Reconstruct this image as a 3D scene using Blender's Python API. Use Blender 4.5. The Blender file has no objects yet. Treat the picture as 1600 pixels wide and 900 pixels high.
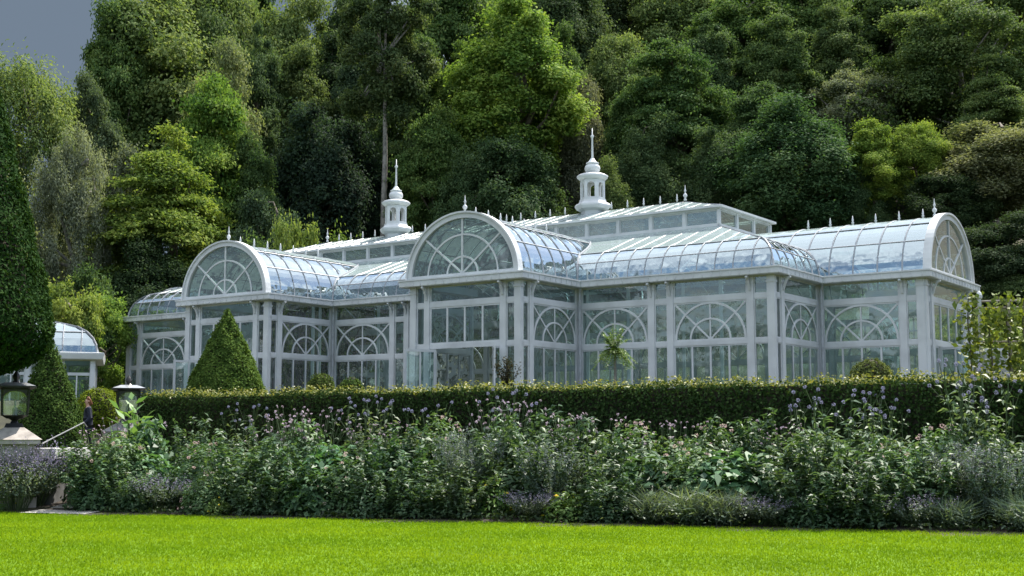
import bpy, math, random
import numpy as np
from mathutils import Vector, Matrix
R = math.radians
scene = bpy.context.scene
COL = scene.collection

# ------------------------------------------------------------------ camera, sky, sun, exposure
EYE = 1.6
FPX, HY = 2000.0, 676.0                        # focal length and horizon of the photograph, in its pixels
PITCH = math.atan((HY - 450) / FPX)
cam_d = bpy.data.cameras.new('camera'); cam = bpy.data.objects.new('camera', cam_d); COL.objects.link(cam)
cam.location = (0, 0, EYE); cam.rotation_euler = (R(90) + PITCH, 0, 0)
cam_d.sensor_width = 36; cam_d.lens = 36 * FPX / 1600; cam_d.clip_end = 3000; cam_d.clip_start = 0.1
scene.camera = cam

SUN_AZ, SUN_EL = R(40), R(57)                  # behind the glasshouse, to the right
world = bpy.data.worlds.new('World'); scene.world = world; world.use_nodes = True
wn, wl = world.node_tree.nodes, world.node_tree.links
wn.clear()
w_out = wn.new('ShaderNodeOutputWorld'); w_bg = wn.new('ShaderNodeBackground'); w_bg.inputs['Strength'].default_value = 0.115
sky = wn.new('ShaderNodeTexSky'); sky.sky_type = 'NISHITA'; sky.sun_disc = False
sky.sun_elevation = SUN_EL; sky.sun_rotation = SUN_AZ; sky.air_density = 1.0; sky.dust_density = 1.2
tc = wn.new('ShaderNodeTexCoord')
mp = wn.new('ShaderNodeMapping'); mp.inputs['Scale'].default_value = (1, 1, 2.2)
cn = wn.new('ShaderNodeTexNoise'); cn.inputs['Scale'].default_value = 2.3; cn.inputs['Detail'].default_value = 7; cn.inputs['Roughness'].default_value = .55
cr = wn.new('ShaderNodeValToRGB'); cr.color_ramp.elements[0].position = .50; cr.color_ramp.elements[1].position = .66
sepw = wn.new('ShaderNodeSeparateXYZ')
lr = wn.new('ShaderNodeMapRange'); lr.inputs['From Min'].default_value = -.14; lr.inputs['From Max'].default_value = .30
cc = wn.new('ShaderNodeMix'); cc.data_type = 'RGBA'
cc.inputs['A'].default_value = (.74, .97, 1.28, 1)      # slate storm cloud low in the left of the view
cc.inputs['B'].default_value = (8.2, 8.6, 9.2, 1)        # bright cumulus
dk = wn.new('ShaderNodeMath'); dk.operation = 'SUBTRACT'; dk.inputs[0].default_value = 1.0
mx = wn.new('ShaderNodeMath'); mx.operation = 'MAXIMUM'
cm = wn.new('ShaderNodeMix'); cm.data_type = 'RGBA'
wl.new(tc.outputs['Generated'], mp.inputs['Vector']); wl.new(mp.outputs['Vector'], cn.inputs['Vector'])
wl.new(cn.outputs['Fac'], cr.inputs['Fac'])
lm = wn.new('ShaderNodeMath'); lm.operation = 'MULTIPLY_ADD'; lm.inputs[1].default_value = 1.0
l2 = wn.new('ShaderNodeMapRange'); l2.inputs['From Min'].default_value = .38; l2.inputs['From Max'].default_value = .75; l2.inputs['To Max'].default_value = 1.2
l3 = wn.new('ShaderNodeMapRange'); l3.inputs['From Min'].default_value = -.1; l3.inputs['From Max'].default_value = -.5; l3.inputs['To Max'].default_value = 1.4    # behind the camera the sky is clear again
l4 = wn.new('ShaderNodeMath'); l4.operation = 'ADD'
wl.new(tc.outputs['Generated'], sepw.inputs['Vector']); wl.new(sepw.outputs['X'], lm.inputs[0]); wl.new(sepw.outputs['Z'], l2.inputs['Value']); wl.new(sepw.outputs['Y'], l3.inputs['Value'])
wl.new(l2.outputs['Result'], l4.inputs[0]); wl.new(l3.outputs['Result'], l4.inputs[1]); wl.new(l4.outputs[0], lm.inputs[2]); wl.new(lm.outputs[0], lr.inputs['Value'])
wl.new(lr.outputs['Result'], cc.inputs['Factor']); wl.new(lr.outputs['Result'], dk.inputs[1])
zr = wn.new('ShaderNodeMapRange'); zr.inputs['From Min'].default_value = .55; zr.inputs['From Max'].default_value = .85; zr.inputs['To Max'].default_value = .95
mz = wn.new('ShaderNodeMath'); mz.operation = 'MAXIMUM'
wl.new(sepw.outputs['Z'], zr.inputs['Value']); wl.new(cr.outputs['Color'], mz.inputs[0]); wl.new(zr.outputs['Result'], mz.inputs[1]); wl.new(mz.outputs[0], mx.inputs[0]); wl.new(dk.outputs[0], mx.inputs[1])
wl.new(mx.outputs[0], cm.inputs['Factor']); wl.new(sky.outputs['Color'], cm.inputs['A']); wl.new(cc.outputs['Result'], cm.inputs['B'])
wl.new(cm.outputs['Result'], w_bg.inputs['Color']); wl.new(w_bg.outputs['Background'], w_out.inputs['Surface'])

sun_d = bpy.data.lights.new('sun', 'SUN'); sun_d.energy = 4.6; sun_d.angle = R(.53); sun_d.color = (1, .94, .84)
sun = bpy.data.objects.new('sun', sun_d); COL.objects.link(sun)
sdir = Vector((math.sin(SUN_AZ) * math.cos(SUN_EL), math.cos(SUN_AZ) * math.cos(SUN_EL), math.sin(SUN_EL)))
sun.rotation_euler = sdir.to_track_quat('Z', 'Y').to_euler(); sun.location = (30, 30, 60)

vs = scene.view_settings
vs.view_transform = 'Standard'; vs.look = 'None'; vs.exposure = 1.02; vs.gamma = 1; vs.use_curve_mapping = False
cy = scene.cycles
cy.max_bounces = 10; cy.diffuse_bounces = 3; cy.glossy_bounces = 4; cy.transmission_bounces = 4; cy.transparent_max_bounces = 24
cy.sample_clamp_indirect = 6; cy.use_denoising = True; cy.caustics_reflective = False; cy.caustics_refractive = False

# ------------------------------------------------------------------ helpers
def pix(x, y, Y):
    """world point at depth Y seen at photo pixel (x, y)"""
    c, s = math.cos(PITCH), math.sin(PITCH)
    dx, dz = (x - 800) / FPX, -(y - 450) / FPX
    r = (dx, c - s * dz, s + c * dz); t = Y / r[1]
    return Vector((r[0] * t, Y, EYE + r[2] * t))

def tag(o, label=None, cat=None, group=None, kind=None):
    if label: o['label'] = label
    if cat: o['category'] = cat
    if group: o['group'] = group
    if kind: o['kind'] = kind
    return o

def empty(name, loc, rz=0, **k):
    o = bpy.data.objects.new(name, None); COL.objects.link(o); o.location = loc; o.rotation_euler = (0, 0, rz)
    o.empty_display_size = .2
    return tag(o, **k)

class MB:
    def __init__(s, M=None): s.v = []; s.f = []; s.M = M
    def pts(s, ps):
        b = len(s.v)
        for p in ps:
            p = Vector(p)
            s.v.append(tuple(s.M @ p) if s.M is not None else tuple(p))
        return b
    def box(s, x0, x1, y0, y1, z0, z1):
        b = s.pts([(x0,y0,z0),(x1,y0,z0),(x1,y1,z0),(x0,y1,z0),(x0,y0,z1),(x1,y0,z1),(x1,y1,z1),(x0,y1,z1)])
        s.f += [tuple(b+i for i in q) for q in ((3,2,1,0),(4,5,6,7),(0,1,5,4),(1,2,6,5),(2,3,7,6),(3,0,4,7))]
    def frustum(s, cx, cy, z0, z1, a0, b0, a1, b1):
        b = s.pts([(cx-a0,cy-b0,z0),(cx+a0,cy-b0,z0),(cx+a0,cy+b0,z0),(cx-a0,cy+b0,z0),(cx-a1,cy-b1,z1),(cx+a1,cy-b1,z1),(cx+a1,cy+b1,z1),(cx-a1,cy+b1,z1)])
        s.f += [tuple(b+i for i in q) for q in ((3,2,1,0),(4,5,6,7),(0,1,5,4),(1,2,6,5),(2,3,7,6),(3,0,4,7))]
    def quad(s, *p): b = s.pts(p); s.f.append(tuple(range(b, b + len(p))))
    def bar(s, pts, w, y0, y1):
        """flat bar following a polyline of (x, z) in a wall plane"""
        P = [np.array(p, float) for p in pts]; n = len(P); L = []; Rr = []
        for i in range(n):
            d = P[min(i+1, n-1)] - P[max(i-1, 0)]; d /= np.linalg.norm(d) + 1e-9
            q = np.array([-d[1], d[0]]) * w / 2
            L.append(P[i] + q); Rr.append(P[i] - q)
        b = s.pts([(l[0], y0, l[1]) for l in L] + [(r[0], y0, r[1]) for r in Rr] + [(l[0], y1, l[1]) for l in L] + [(r[0], y1, r[1]) for r in Rr])
        for i in range(n - 1):
            a, c, e, g = b + i, b + n + i, b + 2*n + i, b + 3*n + i
            s.f += [(a, a+1, c+1, c), (e, g, g+1, e+1), (a, e, e+1, a+1), (c, c+1, g+1, g)]
        for i in (0, n - 1): s.f.append((b+i, b+n+i, b+3*n+i, b+2*n+i))
    def tube(s, pts, rad, n=6, cap=True):
        P = [Vector(p) for p in pts]; m = len(P)
        rr = rad if hasattr(rad, '__len__') else [rad] * m
        ring = []
        for i in range(m):
            d = (P[min(i+1, m-1)] - P[max(i-1, 0)]).normalized()
            a = d.cross(Vector((0, 0, 1))) if abs(d.z) < .95 else d.cross(Vector((0, 1, 0)))
            a.normalize(); c = d.cross(a)
            ring.append(s.pts([P[i] + (a * math.cos(2*math.pi*k/n) + c * math.sin(2*math.pi*k/n)) * rr[i] for k in range(n)]))
        for i in range(m - 1):
            for k in range(n):
                k2 = (k + 1) % n
                s.f.append((ring[i]+k, ring[i]+k2, ring[i+1]+k2, ring[i+1]+k))
        if cap:
            s.f.append(tuple(ring[0]+k for k in range(n))); s.f.append(tuple(ring[-1]+k for k in range(n)))
    def lathe(s, prof, c=(0, 0, 0), n=12, rot=0):
        ring = []
        for r, z in prof:
            ring.append(s.pts([(c[0] + r*math.cos(rot+2*math.pi*k/n), c[1] + r*math.sin(rot+2*math.pi*k/n), c[2] + z) for k in range(n)]))
        for i in range(len(prof) - 1):
            for k in range(n):
                k2 = (k + 1) % n
                s.f.append((ring[i]+k, ring[i]+k2, ring[i+1]+k2, ring[i+1]+k))
        s.f.append(tuple(ring[0]+k for k in reversed(range(n)))); s.f.append(tuple(ring[-1]+k for k in range(n)))
    def mesh(s, name, mat, smooth=False):
        me = bpy.data.meshes.new(name); me.from_pydata(s.v, [], s.f); me.update()
        if mat: me.materials.append(mat)
        if smooth: me.polygons.foreach_set('use_smooth', [True] * len(me.polygons))
        return me
    def build(s, name, mat, parent=None, smooth=False):
        o = bpy.data.objects.new(name, s.mesh(name, mat, smooth)); COL.objects.link(o)
        if parent: o.parent = parent
        return o

def link(name, me, parent=None, color=None):
    o = bpy.data.objects.new(name, me); COL.objects.link(o)
    if parent: o.parent = parent
    if color: o.color = (*color, 1)
    return o

def np_mesh(name, V, F, mat, tint=None, smooth=False):
    """fast mesh from arrays: V (n,3), F (m,k)"""
    me = bpy.data.meshes.new(name); k = F.shape[1]
    me.vertices.add(len(V)); me.vertices.foreach_set('co', np.ascontiguousarray(V, np.float32).ravel())
    me.loops.add(F.size); me.loops.foreach_set('vertex_index', np.ascontiguousarray(F, np.int32).ravel())
    me.polygons.add(len(F)); me.polygons.foreach_set('loop_start', np.arange(0, F.size, k, dtype=np.int32))
    if tint is not None:
        at = me.attributes.new('leaf_tint', 'FLOAT', 'FACE'); at.data.foreach_set('value', np.asarray(tint, np.float32))
    me.materials.append(mat); me.update(calc_edges=True); me.validate()
    if smooth: me.polygons.foreach_set('use_smooth', np.ones(len(F), bool))
    return me

def unit(a): return a / (np.linalg.norm(a, axis=-1, keepdims=True) + 1e-9)

def leaf_arrays(c, nrm, L, W, rng, along=None, curl=.18):
    """one folded-free rhombic leaf per centre; along = preferred leaf direction"""
    N = len(c); nrm = unit(nrm)
    t = rng.normal(size=(N, 3)) if along is None else along + rng.normal(size=(N, 3)) * .35
    a = unit(t - nrm * (t * nrm).sum(1, keepdims=True)); b = np.cross(nrm, a)
    L = np.broadcast_to(np.asarray(L, float), (N,))[:, None]; W = np.broadcast_to(np.asarray(W, float), (N,))[:, None]
    V = np.stack([c - a*L*.5, c + b*W*.5 - a*L*.08 + nrm*L*curl*.5, c + a*L*.5 - nrm*L*curl, c - b*W*.5 - a*L*.08 + nrm*L*curl*.5], 1).reshape(-1, 3)
    F = np.arange(4 * N).reshape(N, 4)
    return V, F

def join_arrays(parts):
    V, F, T, o = [], [], [], 0
    for v, f, t in parts:
        V.append(v); F.append(f + o); T.append(t); o += len(v)
    return np.concatenate(V), np.concatenate(F), np.concatenate(T)

# ------------------------------------------------------------------ materials
def nodes_mat(name):
    m = bpy.data.materials.new(name); m.use_nodes = True
    return m, m.node_tree.nodes, m.node_tree.links, m.node_tree.nodes['Principled BSDF']

def plain(name, col, rough=.5, metal=0, var=.08, scale=6, bump=0, spec=.5, var_col=None):
    m, n, l, p = nodes_mat(name)
    p.inputs['Roughness'].default_value = rough; p.inputs['Metallic'].default_value = metal; p.inputs['Specular IOR Level'].default_value = spec
    t = n.new('ShaderNodeTexCoord'); no = n.new('ShaderNodeTexNoise'); no.inputs['Scale'].default_value = scale; no.inputs['Detail'].default_value = 6
    mi = n.new('ShaderNodeMix'); mi.data_type = 'RGBA'
    c2 = var_col or tuple(c * (1 - 3 * var) for c in col)
    mi.inputs['A'].default_value = (*c2, 1); mi.inputs['B'].default_value = (*tuple(min(1, c * (1 + var)) for c in col), 1)
    rp = n.new('ShaderNodeMapRange'); rp.inputs['From Min'].default_value = .3; rp.inputs['From Max'].default_value = .6
    l.new(t.outputs['Object'], no.inputs['Vector']); l.new(no.outputs['Fac'], rp.inputs['Value']); l.new(rp.outputs['Result'], mi.inputs['Factor'])
    l.new(mi.outputs['Result'], p.inputs['Base Color'])
    if bump:
        b = n.new('ShaderNodeBump'); b.inputs['Strength'].default_value = bump; b.inputs['Distance'].default_value = .02
        l.new(no.outputs['Fac'], b.inputs['Height']); l.new(b.outputs['Normal'], p.inputs['Normal'])
    return m

def leaf_mat(name, trans=.34, rough=.55, spec=.35, hue=.035, val=.55, fixed=None, tt=(1.35, 1.3, .55)):
    """leaf: diffuse + translucent; colour from the object's own colour, varied leaf by leaf"""
    m, n, l, p = nodes_mat(name)
    oi = n.new('ShaderNodeObjectInfo'); at = n.new('ShaderNodeAttribute'); at.attribute_name = 'leaf_tint'
    hs = n.new('ShaderNodeHueSaturation')
    h = n.new('ShaderNodeMapRange'); h.inputs['To Min'].default_value = .5 + hue; h.inputs['To Max'].default_value = .5 - hue
    v = n.new('ShaderNodeMapRange'); v.inputs['To Min'].default_value = 1 - val; v.inputs['To Max'].default_value = 1 + val
    l.new(at.outputs['Fac'], h.inputs['Value']); l.new(at.outputs['Fac'], v.inputs['Value'])
    l.new(h.outputs['Result'], hs.inputs['Hue']); l.new(v.outputs['Result'], hs.inputs['Value'])
    if fixed: hs.inputs['Color'].default_value = (*fixed, 1)
    else: l.new(oi.outputs['Color'], hs.inputs['Color'])
    l.new(hs.outputs['Color'], p.inputs['Base Color'])
    p.inputs['Roughness'].default_value = rough; p.inputs['Specular IOR Level'].default_value = spec
    tr = n.new('ShaderNodeBsdfTranslucent'); g = n.new('ShaderNodeMix'); g.data_type = 'RGBA'; g.blend_type = 'MULTIPLY'; g.inputs['Factor'].default_value = 1
    g.inputs['B'].default_value = (*tt, 1)
    l.new(hs.outputs['Color'], g.inputs['A']); l.new(g.outputs['Result'], tr.inputs['Color'])
    ms = n.new('ShaderNodeMixShader'); ms.inputs['Fac'].default_value = trans
    l.new(p.outputs['BSDF'], ms.inputs[1]); l.new(tr.outputs['BSDF'], ms.inputs[2]); l.new(ms.outputs['Shader'], n['Material Output'].inputs['Surface'])
    return m

def glass_mat(name, tint, refl, film, bump=.03, rough=.02, gtint=(1, 1, 1), fm=1.6, fcol=(.78, .86, .86)):
    m, n, l, p = nodes_mat(name); n.remove(p)
    tr = n.new('ShaderNodeBsdfTransparent'); tr.inputs['Color'].default_value = (*tint, 1)
    gl = n.new('ShaderNodeBsdfGlossy'); gl.inputs['Roughness'].default_value = rough; gl.inputs['Color'].default_value = (*gtint, 1)
    df = n.new('ShaderNodeBsdfDiffuse'); df.inputs['Color'].default_value = (*fcol, 1)
    fr = n.new('ShaderNodeFresnel'); fr.inputs['IOR'].default_value = 1.5
    ad = n.new('ShaderNodeMath'); ad.operation = 'MULTIPLY_ADD'; ad.use_clamp = True; ad.inputs[1].default_value = fm; ad.inputs[2].default_value = refl
    m1 = n.new('ShaderNodeMixShader'); m1.inputs['Fac'].default_value = film
    m2 = n.new('ShaderNodeMixShader')
    t = n.new('ShaderNodeTexCoord'); no = n.new('ShaderNodeTexNoise'); no.inputs['Scale'].default_value = 1.1; no.inputs['Detail'].default_value = 2
    b = n.new('ShaderNodeBump'); b.inputs['Strength'].default_value = bump; b.inputs['Distance'].default_value = 1.0
    l.new(t.outputs['Object'], no.inputs['Vector']); l.new(no.outputs['Fac'], b.inputs['Height']); l.new(b.outputs['Normal'], gl.inputs['Normal'])
    l.new(fr.outputs['Fac'], ad.inputs[0]); l.new(ad.outputs[0], m2.inputs['Fac'])
    l.new(tr.outputs[0], m1.inputs[1]); l.new(df.outputs[0], m1.inputs[2]); l.new(m1.outputs[0], m2.inputs[1]); l.new(gl.outputs[0], m2.inputs[2])
    l.new(m2.outputs[0], n['Material Output'].inputs['Surface'])
    return m

M_PAINT = plain('white_paint', (.61, .63, .645), .45, var=.05, scale=1.1)
M_BARSHADE = plain('shadow_grey_bars', (.33, .35, .38), .38, var=.05, scale=2.5)  # glazing bars greyed: their shadow lines are put into the colour
M_LEAD = plain('grey_lead', (.42, .44, .47), .45, var=.08, scale=4)
M_GLASS_WALL = glass_mat('wall_glass', (.58, .75, .74), .03, .05)
M_GLASS_ROOF = glass_mat('roof_glass', (.58, .75, .77), .30, .06, bump=.05, gtint=(.82, .94, 1))
M_GLASS_SLOPE = glass_mat('sky_sheen_glass', (.66, .80, .78), .14, .52, bump=.05, fm=.5, fcol=(.47, .575, .575))  # pale diffuse film: reflected cloud put into the colour of the upper slopes
M_GLASS_GABLE = glass_mat('gable_glass', (.62, .80, .77), .05, .10)
M_GLASS_LAMP = glass_mat('lantern_glass', (.80, .88, .86), .02, .05)
M_LEAF = leaf_mat('tree_leaf', trans=.38, spec=.05, rough=.7, tt=(1.15, 1.2, .6)); M_LEAF_SOFT = leaf_mat('plant_leaf', trans=.30, val=.5, spec=.3, rough=.5)
M_YEW = leaf_mat('clipped_leaf', trans=.18, val=.5, hue=.02, spec=.03, rough=.8)
M_PETAL = leaf_mat('petal', trans=.3, hue=.02, val=.2, spec=.2, tt=(1, 1, 1))
M_BARK = plain('bark', (.13, .11, .085), .9, var=.2, scale=5, bump=.5)
M_BARK_PALE = plain('pale_bark', (.22, .205, .185), .9, var=.2, scale=4, bump=.4)
M_TWIG = plain('twigs', (.035, .03, .02), .95, var=.2, scale=14, bump=.6)
M_STONE = plain('pale_stone', (.42, .38, .35), .85, var=.12, scale=5, bump=.3)
M_COPING = plain('coping_stone', (.62, .62, .60), .7, var=.08, scale=4, bump=.15)
M_WALLSTONE = plain('grey_stone', (.16, .16, .165), .85, var=.15, scale=4, bump=.4)
M_IRON = plain('black_iron', (.018, .019, .02), .35, metal=.3, var=.1, scale=8)
M_STEEL = plain('grey_steel', (.40, .41, .42), .35, metal=.6, var=.08, scale=8)
M_PAVE = plain('paving', (.16, .155, .145), .8, var=.1, scale=1.5)
M_SOIL = plain('soil', (.035, .027, .02), .95, var=.25, scale=3, bump=.8)
M_GRAVEL = plain('gravel', (.48, .46, .43), .9, var=.2, scale=40, bump=.6)
M_WOOD = plain('grey_wood', (.30, .27, .23), .8, var=.15, scale=6)

# ------------------------------------------------------------------ terrain
N1 = np.array([.295, .955]); P0 = np.array([-9.0, 25.8])          # lawn edge line and its normal
UA = R(-35); UX = np.array([math.cos(UA), math.sin(UA)]); VX = np.array([-math.sin(UA), math.cos(UA)])
def edge_s(x, y): return (x - P0[0]) * N1[0] + (y - P0[1]) * N1[1]
def edge_pt(q, s):                                                 # q metres to the right along the edge, s metres behind it
    d = np.array([N1[1], -N1[0]]); p = P0 + d * q + N1 * s
    return float(p[0]), float(p[1])
def smooth(a, b, x): t = np.clip((x - a) / (b - a), 0, 1); return t * t * (3 - 2 * t)
def terr(x, y):
    x = np.asarray(x, float); y = np.asarray(y, float); s = edge_s(x, y); v = x * VX[0] + y * VX[1]
    h = .30 * smooth(0, 3, s) + .5 * smooth(4.5, 9, s) + 1.95 * smooth(9, 17, s)
    dv = np.clip(v - 67, 0, None)
    hill = (.43 * dv + 1.4 * np.sin(x * .07 + 1) * smooth(0, 20, dv) + 1.1 * np.sin(y * .09 + x * .03) * smooth(0, 20, dv))
    hill = np.where(dv > 110, .43 * 110 + (dv - 110) * .05, hill)
    return h + np.clip(hill, 0, None) * (.30 + .70 * smooth(-75, -28, x - .0 * y))
gx = np.concatenate([np.linspace(-900, -120, 14), np.arange(-117, 118, 3.0), np.linspace(120, 900, 14)])
gy = np.concatenate([np.linspace(-300, -20, 8), np.arange(-17, 60, 1.0), np.arange(60, 230, 3.0), np.linspace(232, 1500, 14)])
GX, GY = np.meshgrid(gx, gy)
V = np.stack([GX, GY, terr(GX, GY)], -1).reshape(-1, 3)
nx, ny = len(gx), len(gy); idx = np.arange(nx * ny).reshape(ny, nx)
F = np.stack([idx[:-1, :-1], idx[:-1, 1:], idx[1:, 1:], idx[1:, :-1]], -1).reshape(-1, 4)
M_FLOOR = plain('forest_floor', (.045, .045, .02), .95, var=.25, scale=.6, bump=.5)
tag(link('ground', np_mesh('ground', V, F, M_FLOOR, smooth=True)), kind='structure')

m, n, l, p = nodes_mat('lawn'); M_LAWN = m
t = n.new('ShaderNodeTexCoord'); n1 = n.new('ShaderNodeTexNoise'); n1.inputs['Scale'].default_value = .5; n1.inputs['Detail'].default_value = 8
rmp = n.new('ShaderNodeValToRGB'); rmp.color_ramp.elements[0].position = .35; rmp.color_ramp.elements[1].position = .65
rmp.color_ramp.elements[0].color = (.085, .155, .010, 1); rmp.color_ramp.elements[1].color = (.120, .215, .012, 1)
n2 = n.new('ShaderNodeTexNoise'); n2.inputs['Scale'].default_value = 60; n2.inputs['Detail'].default_value = 4
bp = n.new('ShaderNodeBump'); bp.inputs['Strength'].default_value = .8; bp.inputs['Distance'].default_value = .02
l.new(t.outputs['Object'], n1.inputs['Vector']); l.new(n1.outputs['Fac'], rmp.inputs['Fac']); l.new(rmp.outputs['Color'], p.inputs['Base Color'])
l.new(t.outputs['Object'], n2.inputs['Vector']); l.new(n2.outputs['Fac'], bp.inputs['Height']); l.new(bp.outputs['Normal'], p.inputs['Normal'])
p.inputs['Roughness'].default_value = .9; p.inputs['Specular IOR Level'].default_value = .1
mb = MB()
a, b = edge_pt(-30, 0), edge_pt(60, 0)
mb.quad((-60, -40, .006), (90, -40, .006), (*b, .006), (*a, .006))
tag(mb.build('lawn', M_LAWN), kind='structure')
# bare soil of the border and a scrap of gravel path at its left end
mb = MB(); rng = np.random.default_rng(5)
qs = np.arange(-30, 60, 1.5)
for i in range(len(qs) - 1):
    for s0, s1 in ((0, 1), (1, 2), (2, 3), (3, 4.6)):
        pp = [edge_pt(qs[i], s0), edge_pt(qs[i+1], s0), edge_pt(qs[i+1], s1), edge_pt(qs[i], s1)]
        mb.quad(*[(x, y, float(terr(x, y)) + .012) for x, y in pp])
tag(mb.build('flower_bed_soil', M_SOIL), kind='structure')
mb = MB()
for k in range(6):
    pp = [edge_pt(-.75, -.25 + k*.8), edge_pt(.75, -.25 + k*.8), edge_pt(.75, .55 + k*.8), edge_pt(-.75, .55 + k*.8)]
    mb.quad(*[(x, y, float(terr(x, y)) + .022) for x, y in pp])
tag(mb.build('path', M_GRAVEL), kind='structure')

# lawn blades (nobody could count them)
rng = np.random.default_rng(11)
NB = 430000
Yb = 12.5 + (rng.random(NB) ** .8) * 16.5; Xb = (rng.random(NB) * 2 - 1) * (.50 * Yb + 3.0)
k = edge_s(Xb, Yb) < np.where(np.abs((Xb - P0[0]) * N1[1]) < .9, -.28, .12) + .06 * np.sin(Xb * 7) ; Xb, Yb = Xb[k], Yb[k]; N = len(Xb)
hgt = .018 + .026 * rng.random(N); ang = rng.random(N) * 6.283; wd = .006 + .007 * rng.random(N)
base = np.stack([Xb, Yb, np.full(N, .004)], 1); side = np.stack([np.cos(ang), np.sin(ang), np.zeros(N)], 1) * wd[:, None]
lean = np.stack([rng.normal(size=N) * .55, rng.normal(size=N) * .55, np.ones(N)], 1) * hgt[:, None]
V = np.stack([base - side, base + side, base + lean], 1).reshape(-1, 3)
patch = .5 + .25 * np.sin(Xb * .9 + 1.3 * np.sin(Yb * .7)) * np.cos(Yb * 1.7 + Xb * .4) * 1.1 + .12 * np.sin(Xb * 2.7 + Yb * 3.1) * np.sin(Yb * 4.2 - Xb * 1.7) + rng.normal(size=N) * .09
M_GRASS = leaf_mat('grass_blade', trans=.38, hue=.012, val=.22, spec=0, rough=.9, fixed=(.172, .278, .012))
tag(link('grass', np_mesh('grass', V, np.arange(3 * N).reshape(N, 3), M_GRASS, np.clip(patch, 0, 1))), kind='stuff')

# ------------------------------------------------------------------ the glasshouse
FLOOR = EYE + 1.2
GC = UX * -40.25 + VX * 55.3
GH = empty('glasshouse', (GC[0], GC[1], FLOOR), UA, label='long white iron and glass conservatory with arched gables and two roof cupolas', cat='glasshouse')
ZR, ZT, ZC0, ZC1 = 2.5, 4.31, 5.13, 5.45            # door rail, top rail, cornice bottom and top
ARCH_A, ARCH_B, Z0 = 2.92, 2.66, 5.47               # barrel half width, rise, springing

def wallM(p0, p1):
    p0 = Vector((*p0, 0)); p1 = Vector((*p1, 0)); d = (p1 - p0).normalized(); out = Vector((d.y, -d.x, 0))
    M = Matrix(((d.x, -out.x, 0, p0.x), (d.y, -out.y, 0, p0.y), (0, 0, 1, 0), (0, 0, 0, 1)))   # x along, y inwards, z up
    return M, (p1 - p0).length

def arc(cx, cz, a, b, t0=0, t1=180, n=20): return [(cx + a*math.cos(R(t0 + (t1-t0)*i/n)), cz + b*math.sin(R(t0 + (t1-t0)*i/n))) for i in range(n + 1)]

def post(M, x0, x1, root, big=False):
    mb = MB(M); y0 = -.07 if big else -.05
    mb.box(x0, x1, y0, .16, -.2, ZC0 + .02)
    mb.box(x0 - .035, x1 + .035, y0 - .035, .19, -.2, .28)
    mb.box(x0 - .03, x1 + .03, y0 - .03, .185, ZC0 - .30, ZC0 - .22)
    mb.build('post', M_PAINT, root)
    # scrolled bracket carrying the eaves
    if not big:
        b = MB(M); xm = (x0 + x1) / 2
        b.M = M @ Matrix.Translation((xm, 0, 0)) @ Matrix.Rotation(R(90), 4, 'Z')
        b.bar([(-.06, ZC0 - .58), (-.12, ZC0 - .38), (-.22, ZC0 - .16), (-.38, ZC0 - .045)], .075, -.05, .05)
        b.bar([(-.07, ZC0 - .06), (-.40, ZC0 - .06)], .06, -.047, .047)
        b.build('bracket', M_PAINT, root)

def frame(mb, x0, x1, z0, z1, w=.08, y0=.0, y1=.09):
    mb.box(x0, x1, y0, y1, z0, z0 + w); mb.box(x0, x1, y0, y1, z1 - w, z1)
    mb.box(x0, x0 + w, y0, y1, z0 + w, z1 - w); mb.box(x1 - w, x1, y0, y1, z0 + w, z1 - w)

def pane(M, x0, x1, z0, z1, parent, y=.045, mat=None, name='pane'):
    g = MB(M); g.quad((x0, y, z0), (x1, y, z0), (x1, y, z1), (x0, y, z1)); return g.build(name, mat or M_GLASS_WALL, parent)

def narrow(M, x0, x1, root):
    mb = MB(M); mb.box(x0, x1, 0, .1, 0, .35); frame(mb, x0, x1, .35, ZR - .09, .045, .015, .085); mb.box(x0, x1, 0, .1, ZR - .09, ZR + .09)
    frame(mb, x0, x1, ZR + .09, ZT - .09, .045, .015, .085); mb.box(x0, x1, 0, .1, ZT - .09, ZT + .09); frame(mb, x0, x1, ZT + .09, ZC0, .045, .015, .085)
    o = mb.build('narrow_window', M_PAINT, root); pane(M, x0, x1, .3, ZC0, o)

def arched(M, x0, x1, root):
    w = x1 - x0; xc = (x0 + x1) / 2; zb, zt = ZR + .10, ZT - .10; H = zt - zb
    mb = MB(M)
    mb.box(x0, x1, 0, .1, 0, .35); mb.box(x0, x1, -.01, .11, ZR - .10, ZR + .10); mb.box(x0, x1, -.01, .11, ZT - .10, ZT + .10)
    frame(mb, x0, x1, .35, ZR - .10, .06, .015, .085); frame(mb, x0, x1, zb, zt, .06, .015, .085); frame(mb, x0, x1, ZT + .10, ZC0, .06, .015, .085)
    for k in (1, 2, 3): mb.box(x0 + w*k/4 - .04, x0 + w*k/4 + .04, .01, .09, .41, ZR - .16)
    mb.bar(arc(xc, zb + .04, w/2 - .10, H - .10), .085, .004, .096)
    mb.bar(arc(xc, zb + .04, w*.27, H*.53), .075, .008, .092)
    mb.bar([(xc, zb + .06), (xc, zt - .06)], .065, .02, .08)
    for sgn in (-1, 1): mb.bar([(xc + sgn*.03, zb + .06), (xc + sgn*(w/2 - .07), zt - .07)], .07, .025, .075)
    o = mb.build('arched_window', M_PAINT, root); pane(M, x0, x1, .3, ZC0, o)

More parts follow.
